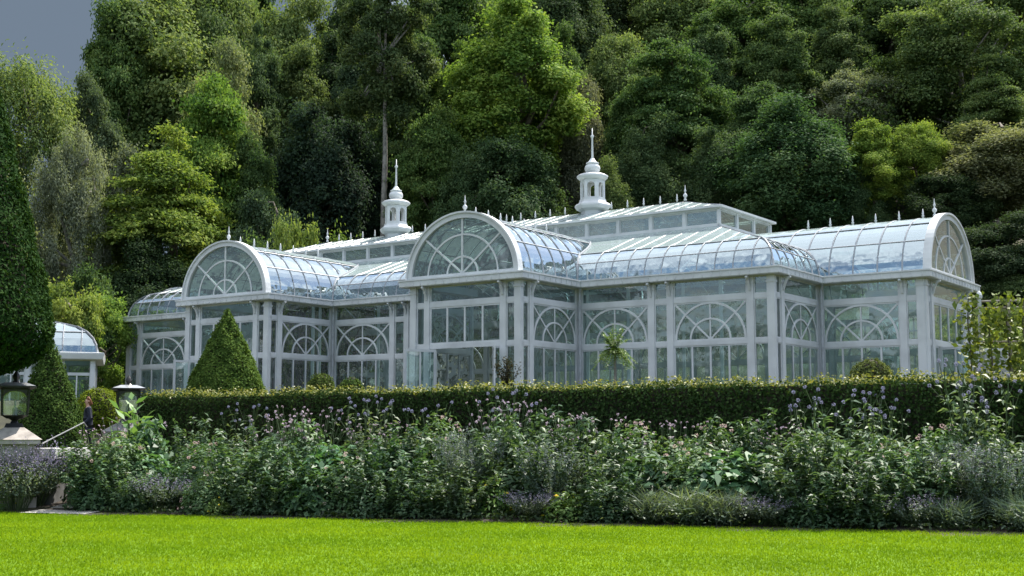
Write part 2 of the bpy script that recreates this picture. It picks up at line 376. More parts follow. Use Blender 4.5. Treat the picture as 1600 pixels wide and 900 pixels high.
def door_leaf(M, x, w, hinge, ang, root):
    Mh = M @ Matrix.Translation((x, -.02, 0)) @ Matrix.Rotation(R(ang), 4, 'Z')
    mb = MB(Mh); a, b = (0, w) if hinge > 0 else (-w, 0)
    frame(mb, a, b, .03, ZR - .14, .11, -.03, .03); mb.box(a + .11, b - .11, -.025, .025, .14, .55)
    xm = (a + b) / 2; mb.box(xm - .035, xm + .035, -.022, .022, .55, ZR - .25)
    o = mb.build('door', M_PAINT, root); pane(Mh, a + .05, b - .05, .5, ZR - .2, o, 0)
    hb = MB(Mh); xh = b - .06 if hinge > 0 else a + .06
    hb.box(xh - .02, xh + .02, -.09, -.03, 1.0, 1.18); hb.build('handle', M_STEEL, o)

def doorway(M, x0, x1, root, angs=(-112, 128), leaf=1.55):
    w = x1 - x0; mb = MB(M)
    mb.box(x0, x1, -.01, .11, ZR - .10, ZR + .10); mb.box(x0, x1, -.01, .11, ZT - .10, ZT + .10)
    frame(mb, x0, x1, ZR + .10, ZT - .10, .07, .015, .085); frame(mb, x0, x1, ZT + .10, ZC0, .06, .015, .085)
    for k in (1, 2, 3): mb.box(x0 + w*k/4 - .045, x0 + w*k/4 + .045, .01, .09, ZR + .16, ZT - .16)
    side = (w - 2 * leaf) / 2
    if side > .1:
        for a, b in ((x0, x0 + side), (x1 - side, x1)): frame(mb, a, b, 0, ZR - .10, .07, .015, .085)
    o = mb.build('door_surround', M_PAINT, root); pane(M, x0, x1, ZR + .1, ZC0, o)
    if side > .1:
        for a, b in ((x0, x0 + side), (x1 - side, x1)): pane(M, a, b, 0, ZR - .1, o)
    door_leaf(M, x0 + max(side, 0) + .02, leaf, 1, angs[0], root); door_leaf(M, x1 - max(side, 0) - .02, leaf, -1, angs[1], root)

W_BIG, W_POST, W_NAR = .32, .30, .44
def wall(p0, p1, spec, root):
    """spec letters: C corner post, p post, n narrow window, a arched window, d doorway"""
    M, L = wallM(p0, p1); fixed = {'C': W_BIG, 'p': W_POST, 'n': W_NAR, 'N': .6, 'i': .16, 'c': .10}
    flex = (L - sum(fixed.get(c, 0) for c in spec)) / max(1, sum(c in 'ad' for c in spec)); x = 0
    for c in spec:
        w = fixed.get(c, flex)
        if c == 'C': post(M, x, x + w, root, True)
        elif c == 'c': pass
        elif c == 'p': post(M, x, x + w, root)
        elif c in 'nN': narrow(M, x, x + w, root)
        elif c == 'i':                                           # inner corner: slim post with a grey downpipe
            mb = MB(M); mb.box(x, x + w, 0, .12, -.2, ZC0); mb.build('post', M_PAINT, root)
        elif c == 'a': arched(M, x, x + w, root)
        elif c == 'd': doorway(M, x, x + w, root)
        x += w

XW = 19.6; XL = 20.5; YW = -7.4; YP = -11.85; PX = 7.35; PHW = 2.95; RX = 24.15; RY0, RY1 = -2.75, 3.85
e = .16
# front, left to right
wall((-XL, YW), (-PX - PHW, YW), 'CNpapNpai', GH)
wall((-PX - PHW, YW), (-PX - PHW, YP), 'iapnc', GH)
wall((-PX - PHW, YP), (-PX + PHW, YP), 'CnpdpnC', GH)
wall((-PX + PHW, YP), (-PX + PHW, YW), 'cnpai', GH)
wall((-PX + PHW, YW), (PX - PHW, YW), 'iapNpai', GH)
wall((PX - PHW, YW), (PX - PHW, YP), 'iapnc', GH)
wall((PX - PHW, YP), (PX + PHW, YP), 'CnpdpnC', GH)
wall((PX + PHW, YP), (PX + PHW, YW), 'cnpai', GH)
wall((PX + PHW, YW), (XW, YW), 'iapNpapNC', GH)
wall((XW, YW), (XW, RY0), 'cnpai', GH)
wall((XW, RY0), (RX, RY0), 'iapnC', GH)
wall((RX, RY0), (RX, RY1), 'CnpdpnC', GH)
wall((RX, RY1), (XW, RY1), 'npai', GH)
wall((XW, RY1), (XW, -YW), 'iapC', GH)
wall((XW, -YW), (-XL, -YW), 'apapapNpapapapapapNpapapaC', GH)
wall((-XL, -YW), (-XL, RY1), 'pai', GH)
wall((-XL, RY1), (-RX - .9, RY1), 'iapnC', GH)
wall((-RX - .9, RY1), (-RX - .9, RY0), 'napanC', GH)
wall((-RX - .9, RY0), (-XL, RY0), 'npai', GH)
wall((-XL, RY0), (-XL, YW), 'iap', GH)
# downpipes in the inner corners
for x, y in ((PX + PHW, YW), (XW, RY0), (-PX + PHW, YW)):
    mb = MB(); mb.tube([(x + .18, y - .18, -.1), (x + .18, y - .18, ZC0 - .3), (x + .30, y - .30, ZC0)], .055, 8); mb.build('downpipe', M_LEAD, GH)

EAVE = [(-20.9, -7.85), (-10.7, -7.85), (-10.7, -12.3), (-4, -12.3), (-4, -7.85), (4, -7.85), (4, -12.3), (10.7, -12.3), (10.7, -7.85), (20, -7.85),
        (20, -3.2), (24.55, -3.2), (24.55, 4.3), (20, 4.3), (20, 7.85), (-20.9, 7.85), (-20.9, 4.3), (-25.45, 4.3), (-25.45, -3.2), (-20.9, -3.2)]
def inset(poly, d):
    n = len(poly); out = []
    for i in range(n):
        p, a, b = (np.array(poly[j % n], float) for j in (i, i - 1, i + 1))
        d0 = (p - a) / np.linalg.norm(p - a); d1 = (b - p) / np.linalg.norm(b - p)
        n0 = np.array([-d0[1], d0[0]]); n1 = np.array([-d1[1], d1[0]])
        out.append(p + (n0 + n1) * d)
    return out
def sweep(poly, prof, name, mat, root):
    mb = MB(); rings = []
    for off, z in prof: rings.append(mb.pts([(*q, z) for q in inset(poly, off)]))
    n = len(poly); m = len(prof)
    for i in range(m):
        for k in range(n):
            a, b = rings[i], rings[(i + 1) % m]; k2 = (k + 1) % n
            mb.f.append((a + k, a + k2, b + k2, b + k))
    return mb, rings
mb, _ = sweep(EAVE, [(.0, ZC1), (.0, ZC1 - .06), (.035, ZC1 - .07), (.035, ZC0 + .03), (.06, ZC0), (.62, ZC0), (.62, ZC1 + .03), (.30, ZC1 + .04), (.28, ZC1)], 'cornice', M_PAINT, GH)
# little gutter clips along the fascia
for i in range(len(EAVE)):
    a = np.array(EAVE[i]); b = np.array(EAVE[(i + 1) % len(EAVE)]); L = np.linalg.norm(b - a)
    M, _l = wallM(a, b); mb.M = M
    for k in range(1, int(L / .42) + 1):
        x = k * .42
        if x < L - .1: mb.box(x - .015, x + .015, .012, .04, ZC0 + .05, ZC1 - .09)
mb.M = None
mb.build('cornice', M_PAINT, GH)

# roofs: every piece is a profile (offset, z) swept along an eave with its own start and end at each level
PROF = [(.42, 5.47), (.46, 5.76), (.54, 6.02), (.66, 6.27), (.82, 6.47), (1.02, 6.65), (1.26, 6.80)] + [(1.26 + (5.05 - 1.26) * k / 6, 6.80 + (8.18 - 6.80) * k / 6) for k in range(1, 7)]
PO = np.array([p[0] for p in PROF]); PZ = np.array([p[1] for p in PROF])
def barrel_x(z): return ARCH_A * math.sqrt(max(0, 1 - min(1, (z - Z0) / ARCH_B) ** 2))
BT = np.linspace(0, 90, 19)
def roof_piece(p0, p1, prof, s0, s1, stations, purlins, name, root, gname, rib=.05, mat=None, hips=True, glass=None):
    """prof: list (off, z); s0, s1: positions along the eave at each profile level"""
    M, L = wallM(p0, p1); O = [p[0] for p in prof]; Z = [p[1] for p in prof]; n = len(prof)
    mb = MB(M)
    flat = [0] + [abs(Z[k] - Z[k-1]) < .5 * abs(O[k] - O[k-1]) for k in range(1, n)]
    def P(s, k): return Vector((s, O[k], Z[k] - (.034 if flat[k] else 0)))
    for s in stations:
        run = []
        for k in range(n):
            if s0[k] - 1e-6 <= s <= s1[k] + 1e-6: run.append(P(s, k))
            else:
                if run and k:                                    # cut the rib where it meets hip or valley
                    e0, e1 = (s0[k-1], s0[k]) if s < s0[k] else (s1[k-1], s1[k])
                    t = (s - e0) / (e1 - e0) if abs(e1 - e0) > 1e-6 else 0
                    run.append(P(s, k-1).lerp(P(s, k), min(max(t, 0), 1)))
                break
        if not run:                                              # ribs that begin at a valley
            ks = [k for k in range(n) if s0[k] <= s <= s1[k]]
            run = [P(s, k) for k in ks]
        if len(run) > 1: mb.tube(run, rib, 4)
    for k in purlins: mb.tube([P(s0[k], k), P(s1[k], k)], rib * .8, 4)
    if hips:
        for sv in (s0, s1): mb.tube([P(sv[k], k) for k in range(n)], rib * 1.5, 6)
    o = mb.build(name, mat or M_BARSHADE, root)
    g = MB(M); g2 = MB(M)
    for k in range(n - 1):
        q = [(s0[k], O[k], Z[k] - .02), (s1[k], O[k], Z[k] - .02), (s1[k+1], O[k+1], Z[k+1] - .02), (s0[k+1], O[k+1], Z[k+1] - .02)]
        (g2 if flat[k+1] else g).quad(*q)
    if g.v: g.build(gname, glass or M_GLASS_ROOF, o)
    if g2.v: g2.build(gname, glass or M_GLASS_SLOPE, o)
    return o
def stat(L, step, off=0): return list(np.arange(off, L, step))

N_ = len(PROF)
def front_piece(x0, x1, kind0, kind1, y, root):
    """piece of the main front roof; kind 'h' hip, else centre x of the barrel it meets"""
    L = x1 - x0
    s0 = [o if kind0 == 'h' else (kind0 + barrel_x(z)) - x0 for o, z in PROF]
    s1 = [L - o if kind1 == 'h' else (kind1 - barrel_x(z)) - x0 for o, z in PROF]
    return roof_piece((x0, y), (x1, y), PROF, s0, s1, stat(L, .83, .45), (3, 6, 9, 12), 'roof', root, 'roof_glass', .03)
front_piece(-20.9, -10.7, 'h', -PX, -7.85, GH)
front_piece(-4, 4, -PX, PX, -7.85, GH)
front_piece(10.7, 20, PX, 'h', -7.85, GH)
# back and both ends
Lb = 40.9; roof_piece((20, 7.85), (-20.9, 7.85), PROF, [o for o in PO], [Lb - o for o in PO], stat(Lb, .83, .4), (3, 6, 9, 12), 'roof', GH, 'roof_glass', .03)
RC = .55
def end_piece(p0, p1, flip):
    L = 15.7
    # the wing's barrel enters in the middle: two halves either side of it
    cpos = (RC + 7.85) if not flip else (7.85 - RC)
    roof_piece(p0, p1, PROF, [o for o in PO], [cpos - barrel_x(z) * 1.06 for z in PZ], stat(L, .83, .4), (3, 6, 9), 'roof', GH, 'roof_glass', .03)
    roof_piece(p0, p1, PROF, [cpos + barrel_x(z) * 1.06 for z in PZ], [L - o for o in PO], stat(L, .83, .4), (3, 6, 9), 'roof', GH, 'roof_glass', .03)
end_piece((20, -7.85), (20, 7.85), False)
end_piece((-20.9, 7.85), (-20.9, -7.85), True)

def barrel(face_c, axis, face_pos, roof_edge, hw, root, step):
    """vault running back from its gable; axis is the inward direction of the vault, face_c its centre line"""
    prof = [(hw - hw * math.cos(R(t)), Z0 + ARCH_B * math.sin(R(t))) for t in BT]
    ends = [float(np.interp(z, PZ, PO)) for _, z in prof]
    D = abs(roof_edge - face_pos)
    top = Vector((0, 0, 0))
    if axis == 'y':                                              # gable faces -y
        A, B = (face_c - hw, roof_edge), (face_c - hw, face_pos)  # left slope walks towards the front
        A2, B2 = (face_c + hw, face_pos), (face_c + hw, roof_edge)
    elif axis == '-x':                                           # gable faces +x
        A, B = (roof_edge, face_c - hw), (face_pos, face_c - hw)
        A2, B2 = (face_pos, face_c + hw), (roof_edge, face_c + hw)
    else:                                                        # gable faces -x
        A, B = (roof_edge, face_c + hw), (face_pos, face_c + hw)
        A2, B2 = (face_pos, face_c - hw), (roof_edge, face_c - hw)
    pur = (6, 11, 18)
    roof_piece(A, B, prof, [-x for x in ends], [D] * 19, [D - s for s in stat(D + 3, step, step)], pur, 'vault', root, 'vault_glass', .034)
    roof_piece(A2, B2, prof, [0] * 19, [D + x for x in ends], stat(D + 3, step, step), pur, 'vault', root, 'vault_glass', .034)

def gable(p0, p1, hw, root):
    M, L = wallM(p0, p1); xc = L / 2; mb = MB(M); z = Z0
    mb.bar(arc(xc, z, hw - .06, ARCH_B - .04, n=36), .26, -.06, .16)
    mb.bar(arc(xc, z, hw + .06, ARCH_B + .08, n=36), .08, -.13, .22)
    mb.box(xc - hw - .05, xc + hw + .05, -.05, .15, z - .03, z + .12)
    for r_ in (.64, .28): mb.bar(arc(xc, z + .08, hw * r_, ARCH_B * r_, n=24), .075, .02, .08)
    mb.bar([(xc, z + .1), (xc, z + ARCH_B - .1)], .09, .0, .1)
    for sg in (-1, 1): mb.bar([(xc, z + .1), (xc + sg * (hw - .1) * math.cos(R(43)), z + (ARCH_B - .1) * math.sin(R(43)))], .075, .015, .085)
    o = mb.build('gable_arch', M_PAINT, root)
    g = MB(M); g.quad(*[(x, .05, zz) for x, zz in arc(xc, z, hw - .08, ARCH_B - .08, n=30)]); g.build('gable_glass', M_GLASS_GABLE, o)

for c in (-PX, PX):
    barrel(c, 'y', -12.0, -7.85, ARCH_A, GH, .93)
    gable((c - 3.3, -12.05), (c + 3.3, -12.05), ARCH_A, GH)
HWR = ARCH_A * 1.06
barrel(RC, '-x', 24.25, 20.0, HWR, GH, 1.06); gable((24.3, RC - 3.4), (24.3, RC + 3.4), HWR, GH)
barrel(RC, 'x', -25.15, -20.9, HWR, GH, 1.06); gable((-25.2, RC + 3.4), (-25.2, RC - 3.4), HWR, GH)

# clerestory and upper roof
CX, CY, CZ0, CZ1 = 15.0, 2.8, 8.16, 9.02
def clere(p0, p1, nb):
    M, L = wallM(p0, p1)
    sill = MB(M); sill.box(-.05, L - .06, -.1, .1, CZ0 - .08, CZ0 + .07); sill.box(-.05, L - .06, -.08, .1, CZ1 - .12, CZ1 + .02); sill.build('clerestory_rail', M_PAINT, GH)
    for i in range(nb):
        a, b = L * i / nb, L * (i + 1) / nb
        mb = MB(M); mb.box(a - .08, a + .08, -.05, .08, CZ0 + .071, CZ1 - .121); frame(mb, a + .08, b - .08, CZ0 + .07, CZ1 - .12, .05, .0, .06)
        o = mb.build('clerestory_window', M_PAINT, GH); pane(M, a + .06, b - .06, CZ0 + .05, CZ1 - .1, o, .03, M_GLASS_GABLE)
clere((-CX, -CY), (CX, -CY), 17); clere((CX, -CY), (CX, CY), 3); clere((CX, CY), (-CX, CY), 17); clere((-CX, CY), (-CX, -CY), 3)
UO = .2; UD = CY + UO; UPR = [(0, CZ1 + .02), (.12, CZ1 + .08)] + [(.12 + (UD - .12) * k / 3, CZ1 + .08 + .92 * k / 3) for k in (1, 2, 3)]
RIDGE = 11.85; hk = (CX + UO - RIDGE) / UD
for p0, p1, L, long_ in (((-CX-UO, -UD), (CX+UO, -UD), 2*(CX+UO), 1), ((CX+UO, UD), (-CX-UO, UD), 2*(CX+UO), 1), ((CX+UO, -UD), (CX+UO, UD), 2*UD, 0), ((-CX-UO, UD), (-CX-UO, -UD), 2*UD, 0)):
    if long_: roof_piece(p0, p1, UPR, [o * hk for o, z in UPR], [L - o * hk for o, z in UPR], stat(L, .83, .4), (0, 2, 3, 4), 'upper_roof', GH, 'upper_roof_glass', .024)
    else:
        pr = [(o * hk, z) for o, z in UPR]; roof_piece(p0, p1, pr, [o for o, z in UPR], [L - o for o, z in UPR], stat(L, .83, .7), (0, 2, 3), 'upper_roof', GH, 'upper_roof_glass', .024)
# eave board of the upper roof
mb, _ = sweep([(-CX-UO-.05, -UD-.05), (CX+UO+.05, -UD-.05), (CX+UO+.05, UD+.05), (-CX-UO-.05, UD+.05)], [(0, CZ1 + .06), (0, CZ1 - .04), (.22, CZ1 - .04), (.22, CZ1 + .06)], '', None, None)
mb.build('upper_cornice', M_PAINT, GH)

# finials
fin = MB(); fin.lathe([(.05, 0), (.05, .08), (.075, .10), (.03, .14), (.05, .22), (.035, .28), (.008, .42)], n=8); FIN_S = fin.mesh('finial', M_PAINT, True)
fin = MB(); fin.lathe([(.12, 0), (.12, .10), (.07, .14), (.06, .22), (.15, .34), (.17, .42), (.12, .52), (.05, .60), (.05, .70), (.10, .78), (.06, .86), (.035, 1.0), (.01, 1.25)], n=12); FIN_L = fin.mesh('finial', M_PAINT, True)
def finial(me, x, y, z, s=1): o = link('finial', me, GH); o.location = (x, y, z); o.scale = (s, s, s)
ZRDG = UPR[-1][1] + .03
for x in np.arange(-RIDGE + .93, RIDGE, .93):
    if min(abs(abs(x) - 6.57), 99) > .9: finial(FIN_S, x, 0, ZRDG, .9)
for x in (-RIDGE, RIDGE): finial(FIN_L, x, 0, ZRDG, .62)
ZA = Z0 + ARCH_B + .03
for c in (-PX, PX):
    finial(FIN_L, c, -11.85, ZA + .05, .62)
    for k in range(1, 8): finial(FIN_S, c, -12.0 + .93 * k, ZA)
for sg in (-1, 1):
    finial(FIN_L, sg * 23.7 - (.9 if sg < 0 else 0), RC, ZA + .05, .62)
    for k in range(1, 7): finial(FIN_S, sg * (24.25 - 1.06 * k), RC, ZA)

# cupolas
def cupola(x):
    o = empty('cupola', (x, 0, ZRDG - .62)); o.parent = GH
    r8 = R(22.5)
    mb = MB(); mb.lathe([(.62, 0), (.62, .58), (.84, .70), (.93, .84), (.93, .92), (.84, 1.0), (.72, 1.06), (.68, 1.16), (.68, 1.22)], n=6, rot=r8); mb.build('cupola_base', M_PAINT, o)
    mb = MB()
    for k in range(6):
        a0 = r8 + 2*math.pi*k/6; a1 = r8 + 2*math.pi*(k+1)/6; r_ = .64
        p0 = (r_*math.cos(a1), r_*math.sin(a1)); p1 = (r_*math.cos(a0), r_*math.sin(a0))
        M, L = wallM(p1, p0)
        mb.M = M; w = L
        mb.box(0, .13, 0, .10, 1.22, 2.2); mb.box(w - .13, w, 0, .10, 1.22, 2.2); mb.box(.13, w - .13, 0.005, .075, 1.22, 1.30)
        pts = arc(w/2, 1.88, w/2 - .13, .20, 180, 0, 10)
        for (xa, za), (xb, zb) in zip(pts[:-1], pts[1:]):
            for yy in (.005, .075): mb.quad((xa, yy, za), (xb, yy, zb), (xb, yy, 2.2), (xa, yy, 2.2))
            mb.quad((xa, .005, za), (xb, .005, zb), (xb, .075, zb), (xa, .075, za))
    mb.M = None; mb.build('cupola_arcade', M_PAINT, o)
    mb = MB(); mb.lathe([(.55, 2.2), (.68, 2.24), (.80, 2.34), (.82, 2.42), (.70, 2.50), (.45, 2.58), (.30, 2.62)], n=16); mb.build('cupola_cornice', M_PAINT, o, True)
    mb = MB(); mb.lathe([(.26, 2.60), (.38, 2.72), (.41, 2.84), (.37, 2.97), (.28, 3.06), (.33, 3.09), (.33, 3.13), (.22, 3.18), (.15, 3.28), (.10, 3.36)], n=14); mb.build('cupola_dome', M_PAINT, o, True)
    mb = MB(); mb.lathe([(.09, 3.34), (.055, 3.45), (.045, 4.45), (.09, 4.50), (.09, 4.56), (.03, 4.62), (.02, 4.95)], n=10); mb.build('spire', M_PAINT, o, True)
cupola(-6.57); cupola(6.57)

# inside: floor, inner columns, benches of greenery seen through the glass
mb = MB(); mb.quad(*[(x, y, .0) for x, y in inset(EAVE, .5)])
mb.build('floor', M_PAVE, GH)
for x in (-15, -10.2, -4.5, 4.5, 10.2, 15):
    for y in (-2.8, 2.8):
        mb = MB(); mb.lathe([(.16, 0), (.16, .3), (.10, .36), (.085, 7.7), (.15, 7.85), (.18, 8.1)], c=(x, y, 0), n=10); mb.build('column', M_PAINT, GH, True)
mb = MB()
for x in np.arange(-15, 15.1, 5):                                 # tie rods across the nave
    mb.tube([(x, -7.4, 5.3), (x, -2.8, 8.0)], .04, 5); mb.tube([(x, 7.4, 5.3), (x, 2.8, 8.0)], .04, 5); mb.tube([(x, -2.8, 8.1), (x, 2.8, 8.1)], .04, 5)
mb.build('roof_truss', M_PAINT, GH)

# ------------------------------------------------------------------ the small glass pavilion at the left
def pavilion():
    q = pix(163, 552, 58); zc = q.z - FLOOR + .25
    ang = R(17); w, d = 7.4, 5.0
    o = empty('garden_pavilion', (q.x, q.y, float(terr(q.x, q.y))), ang, label='small white glass pavilion with curved roof half hidden behind the clipped yews', cat='pavilion')
    base = float(terr(q.x, q.y)); H = q.z - base                    # cornice height
    def PW(p0, p1, n):
        M, L = wallM(p0, p1)
        for i in range(n + 1):
            x = L * i / n; mb = MB(M); mb.box(x - .09, x + .09, -.05, .12, -.3, H - .3); mb.build('post', M_PAINT, o)
        for i in range(n):
            a, b = L*i/n + .09, L*(i+1)/n - .09; mb = MB(M); frame(mb, a, b, 0, H - .95, .07, .01, .09); frame(mb, a, b, H - .95, H - .3, .06, .01, .09)
            mb.box((a+b)/2 - .03, (a+b)/2 + .03, .02, .08, .07, H - 1.02)
            f = mb.build('window', M_PAINT, o); pane(M, a, b, .05, H - .3, f)
    PW((-w, 0), (-.45, 0), 5); PW((-.45, 0), (-.45, d), 3); PW((-.45, d), (-w, d), 5); PW((-w, d), (-w, 0), 3)
    poly = [(-w - .4, -.4), (0, -.4), (0, d + .4), (-w - .4, d + .4)]
    mb, _ = sweep(poly, [(0, H), (0, H - .06), (.05, H - .28), (.1, H - .32), (.6, H - .32), (.6, H + .03), (.25, H + .03)], '', None, None)
    mb.build('cornice', M_PAINT, o)
    pr = [(.3, H + .02), (.36, H + .35), (.52, H + .68), (.80, H + .98), (1.2, H + 1.22), (1.9, H + 1.45), (2.6, H + 1.62)]
    for i in range(4):
        a, b = poly[i], poly[(i + 1) % 4]; L = math.dist(a, b)
        roof_piece(a, b, pr, [k for k, z in pr], [L - k for k, z in pr], stat(L, .8, .4), (3, 5), 'roof', o, 'roof_glass', .04)
    mb = MB(); mb.box(-w + 2.2, -2.6, d/2 - .3, d/2 + .3, H + 1.6, H + 1.8); mb.build('ridge_box', M_PAINT, o)
pavilion()

# ------------------------------------------------------------------ lanterns, pedestal, wall, rail, steps
def lantern(base, s, label):
    o = empty('lantern', base, R(20), label=label, cat='lantern')
    mb = MB(); mb.frustum(0, 0, 0, .10*s, .20*s, .20*s, .16*s, .16*s); mb.lathe([(.09*s, .1*s), (.06*s, .16*s), (.13*s, .20*s)], n=10); mb.frustum(0, 0, .20*s, .27*s, .16*s, .16*s, .27*s, .27*s); mb.build('base', M_IRON, o)
    for i, (sx, sy) in enumerate(((-1, -1), (1, -1), (1, 1), (-1, 1))):
        mb = MB(); mb.tube([(sx*.25*s, sy*.25*s, .26*s), (sx*.27*s, sy*.27*s, .82*s)], .024*s, 6); mb.build('corner_bar', M_IRON, o)
        sx2, sy2 = ((1, -1), (1, 1), (-1, 1), (-1, -1))[i]
        g = MB(); g.quad((sx*.245*s, sy*.245*s, .28*s), (sx2*.245*s, sy2*.245*s, .28*s), (sx2*.262*s, sy2*.262*s, .80*s), (sx*.262*s, sy*.262*s, .80*s)); g.build('pane', M_GLASS_LAMP, o)
        # arched head of each side
        M, L = wallM((sx*.27*s, sy*.27*s), (sx2*.27*s, sy2*.27*s)); a = MB(M)
        pts = arc(L/2, .62*s, L/2 - .03*s, .17*s, 180, 0, 10)
        for (xa, za), (xb, zb) in zip(pts[:-1], pts[1:]): a.quad((xa, 0, za), (xb, 0, zb), (xb, 0, .82*s), (xa, 0, .82*s)); a.quad((xa, .02*s, za), (xb, .02*s, zb), (xb, .02*s, .82*s), (xa, .02*s, .82*s))
        a.build('arch_plate', M_IRON, o)
    mb = MB(); mb.frustum(0, 0, .82*s, .86*s, .30*s, .30*s, .40*s, .40*s); mb.frustum(0, 0, .861*s, .89*s, .42*s, .42*s, .42*s, .42*s); mb.build('roof_rim', M_IRON, o)
    mb = MB(); mb.frustum(0, 0, .891*s, .97*s, .41*s, .41*s, .20*s, .20*s); mb.build('roof', M_STEEL, o)
    mb = MB(); mb.lathe([(.10*s, .97*s), (.05*s, 1.02*s), (.085*s, 1.09*s), (.06*s, 1.15*s), (.015*s, 1.22*s)], n=10); mb.build('finial', M_IRON, o)
    mb = MB(); mb.lathe([(.05*s, .27*s), (.05*s, .42*s), (.025*s, .44*s), (.02*s, .60*s)], n=8); mb.build('candle', M_COPING, o)
    return o
pb = pix(22, 668, 27); gz = float(terr(pb.x, pb.y))
ped = empty('stone_pedestal', (pb.x, pb.y, gz), R(20), label='square pale stone pedestal with a shallow pyramid cap under the left lantern', cat='pedestal')
Hp = pb.z - gz
mb = MB(); mb.box(-.42, .42, -.42, .42, 0, Hp - .34); mb.box(-.50, .50, -.50, .50, -.1, .22); mb.build('shaft', M_STONE, ped)
mb = MB(); mb.box(-.53, .53, -.53, .53, Hp - .34, Hp - .25); mb.frustum(0, 0, Hp - .25, Hp, .56, .56, .20, .20); mb.build('cap', M_STONE, ped)
lantern((pb.x, pb.y, pb.z - .01), .98, 'black iron lantern on the stone pedestal at the left edge')
lb = pix(199, 660, 30); lz = float(terr(lb.x, lb.y))
ped2 = empty('stone_pedestal', (lb.x, lb.y, lz), R(20), label='grey stone pedestal behind tall leaves carrying the lantern beside the hedge end', cat='pedestal')
H2 = lb.z - lz
mb = MB(); mb.box(-.42, .42, -.42, .42, 0, H2 - .30); mb.box(-.50, .50, -.50, .50, -.1, .22); mb.build('shaft', M_WALLSTONE, ped2)
mb = MB(); mb.box(-.53, .53, -.53, .53, H2 - .30, H2 - .21); mb.frustum(0, 0, H2 - .21, H2, .56, .56, .20, .20); mb.build('cap', M_WALLSTONE, ped2)
lantern((lb.x, lb.y, lb.z - .01), .90, 'black iron lantern at the end of the hedge behind tall leaves')

wa, wb = pix(62, 702, 27.2), pix(150, 701, 29.2)
d = Vector((wb.x - wa.x, wb.y - wa.y, 0)); wz = float(terr(wa.x, wa.y)) - .1
o = empty('stone_wall', (wa.x, wa.y, wz), math.atan2(d.y, d.x), label='low dark stone wall with a broad white coping between pedestal and flowers', cat='wall')
mb = MB(); mb.box(0, d.length, -.28, .28, 0, wa.z - wz - .19); mb.build('masonry', M_WALLSTONE, o)
mb = MB(); mb.box(-.06, d.length + .05, -.42, .42, wa.z - wz - .19, wa.z - wz + .02); mb.build('coping', M_COPING, o)
o = empty('handrail', pix(66, 693, 27.6), label='slim grey metal handrail sloping up beside the steps', cat='handrail')
A, B = pix(66, 693, 27.6), pix(131, 660, 33.5); L0 = o.location
mb = MB(); mb.tube([A - L0, B - L0, B - L0 + Vector((.06, .08, -.12))], .015, 8); mb.build('rail', M_STEEL, o)
for t in (.04, .5, .97):
    p = A.lerp(B, t); mb = MB(); mb.tube([p - L0, Vector((p.x, p.y, float(terr(p.x, p.y)) - .1)) - L0], .016, 6); mb.build('rail_post', M_IRON, o)
o = empty('stone_steps', (A.x + .9, A.y + 1.2, 0), R(-17), label='pale stone steps climbing from the bed to the terrace by the handrail', cat='steps')
for k in range(6):
    zt = .30 + .11 * k; mb = MB(); mb.box(-.9, .9, k * .62, k * .62 + .70, zt - .14 - .2, zt); mb.build('step', M_STONE, o)

# ------------------------------------------------------------------ person on the terrace
M_SKIN = plain('skin', (.52, .30, .22), .5, var=.04); M_NAVY = plain('navy_cloth', (.012, .016, .035), .8, var=.1, scale=10); M_HAIR = plain('auburn_hair', (.23, .09, .035), .6, var=.15, scale=30)
M_TROUSER = plain('dark_trousers', (.02, .02, .025), .85, var=.1); M_EYE = plain('eye', (.03, .02, .02), .2); M_LIP = plain('lips', (.35, .10, .09), .5)
def skin(name, verts, edges, rad, mat, parent, root=0, sub=2):
    me = bpy.data.meshes.new(name); me.from_pydata(verts, edges, []); me.update(); me.materials.append(mat)
    o = bpy.data.objects.new(name, me); COL.objects.link(o); o.parent = parent
    sk = o.modifiers.new('skin', 'SKIN'); sk.use_smooth_shade = True
    if not me.skin_vertices: me.skin_vertices.new()
    for i, r in enumerate(rad):
        sv = me.skin_vertices[0].data[i]; sv.radius = r if hasattr(r, '__len__') else (r, r); sv.use_root = (i == root)
    ss = o.modifiers.new('subsurf', 'SUBSURF'); ss.levels = sub; ss.render_levels = sub
    return o
pp = pix(139, 622, 37.5); pz = float(terr(pp.x, pp.y))
HT = pp.z - pz
per = empty('person', (pp.x, pp.y, pz), R(-70), label='person with auburn hair in a navy jacket walking by the clipped yew', cat='person')
k_ = HT / 1.70; per.scale = (k_, k_, k_)
bv, be, br = [], [], []
def bone(p, r, par=None):
    bv.append(p); br.append(r)
    if par is not None: be.append((par, len(bv) - 1))
    return len(bv) - 1
pel = bone((0, 0, .92), (.15, .11)); wst = bone((0, -.01, 1.08), (.13, .10), pel); chs = bone((0, -.015, 1.27), (.15, .11), wst); shc = bone((0, 0, 1.40), (.09, .075), chs)
nk = bone((0, -.015, 1.47), .05, shc); jaw = bone((0, -.035, 1.54), (.062, .07), nk); hd = bone((0, -.02, 1.61), (.077, .092), jaw); tp = bone((0, -.01, 1.675), (.055, .065), hd)
nose = bone((0, -.125, 1.59), .012, hd)
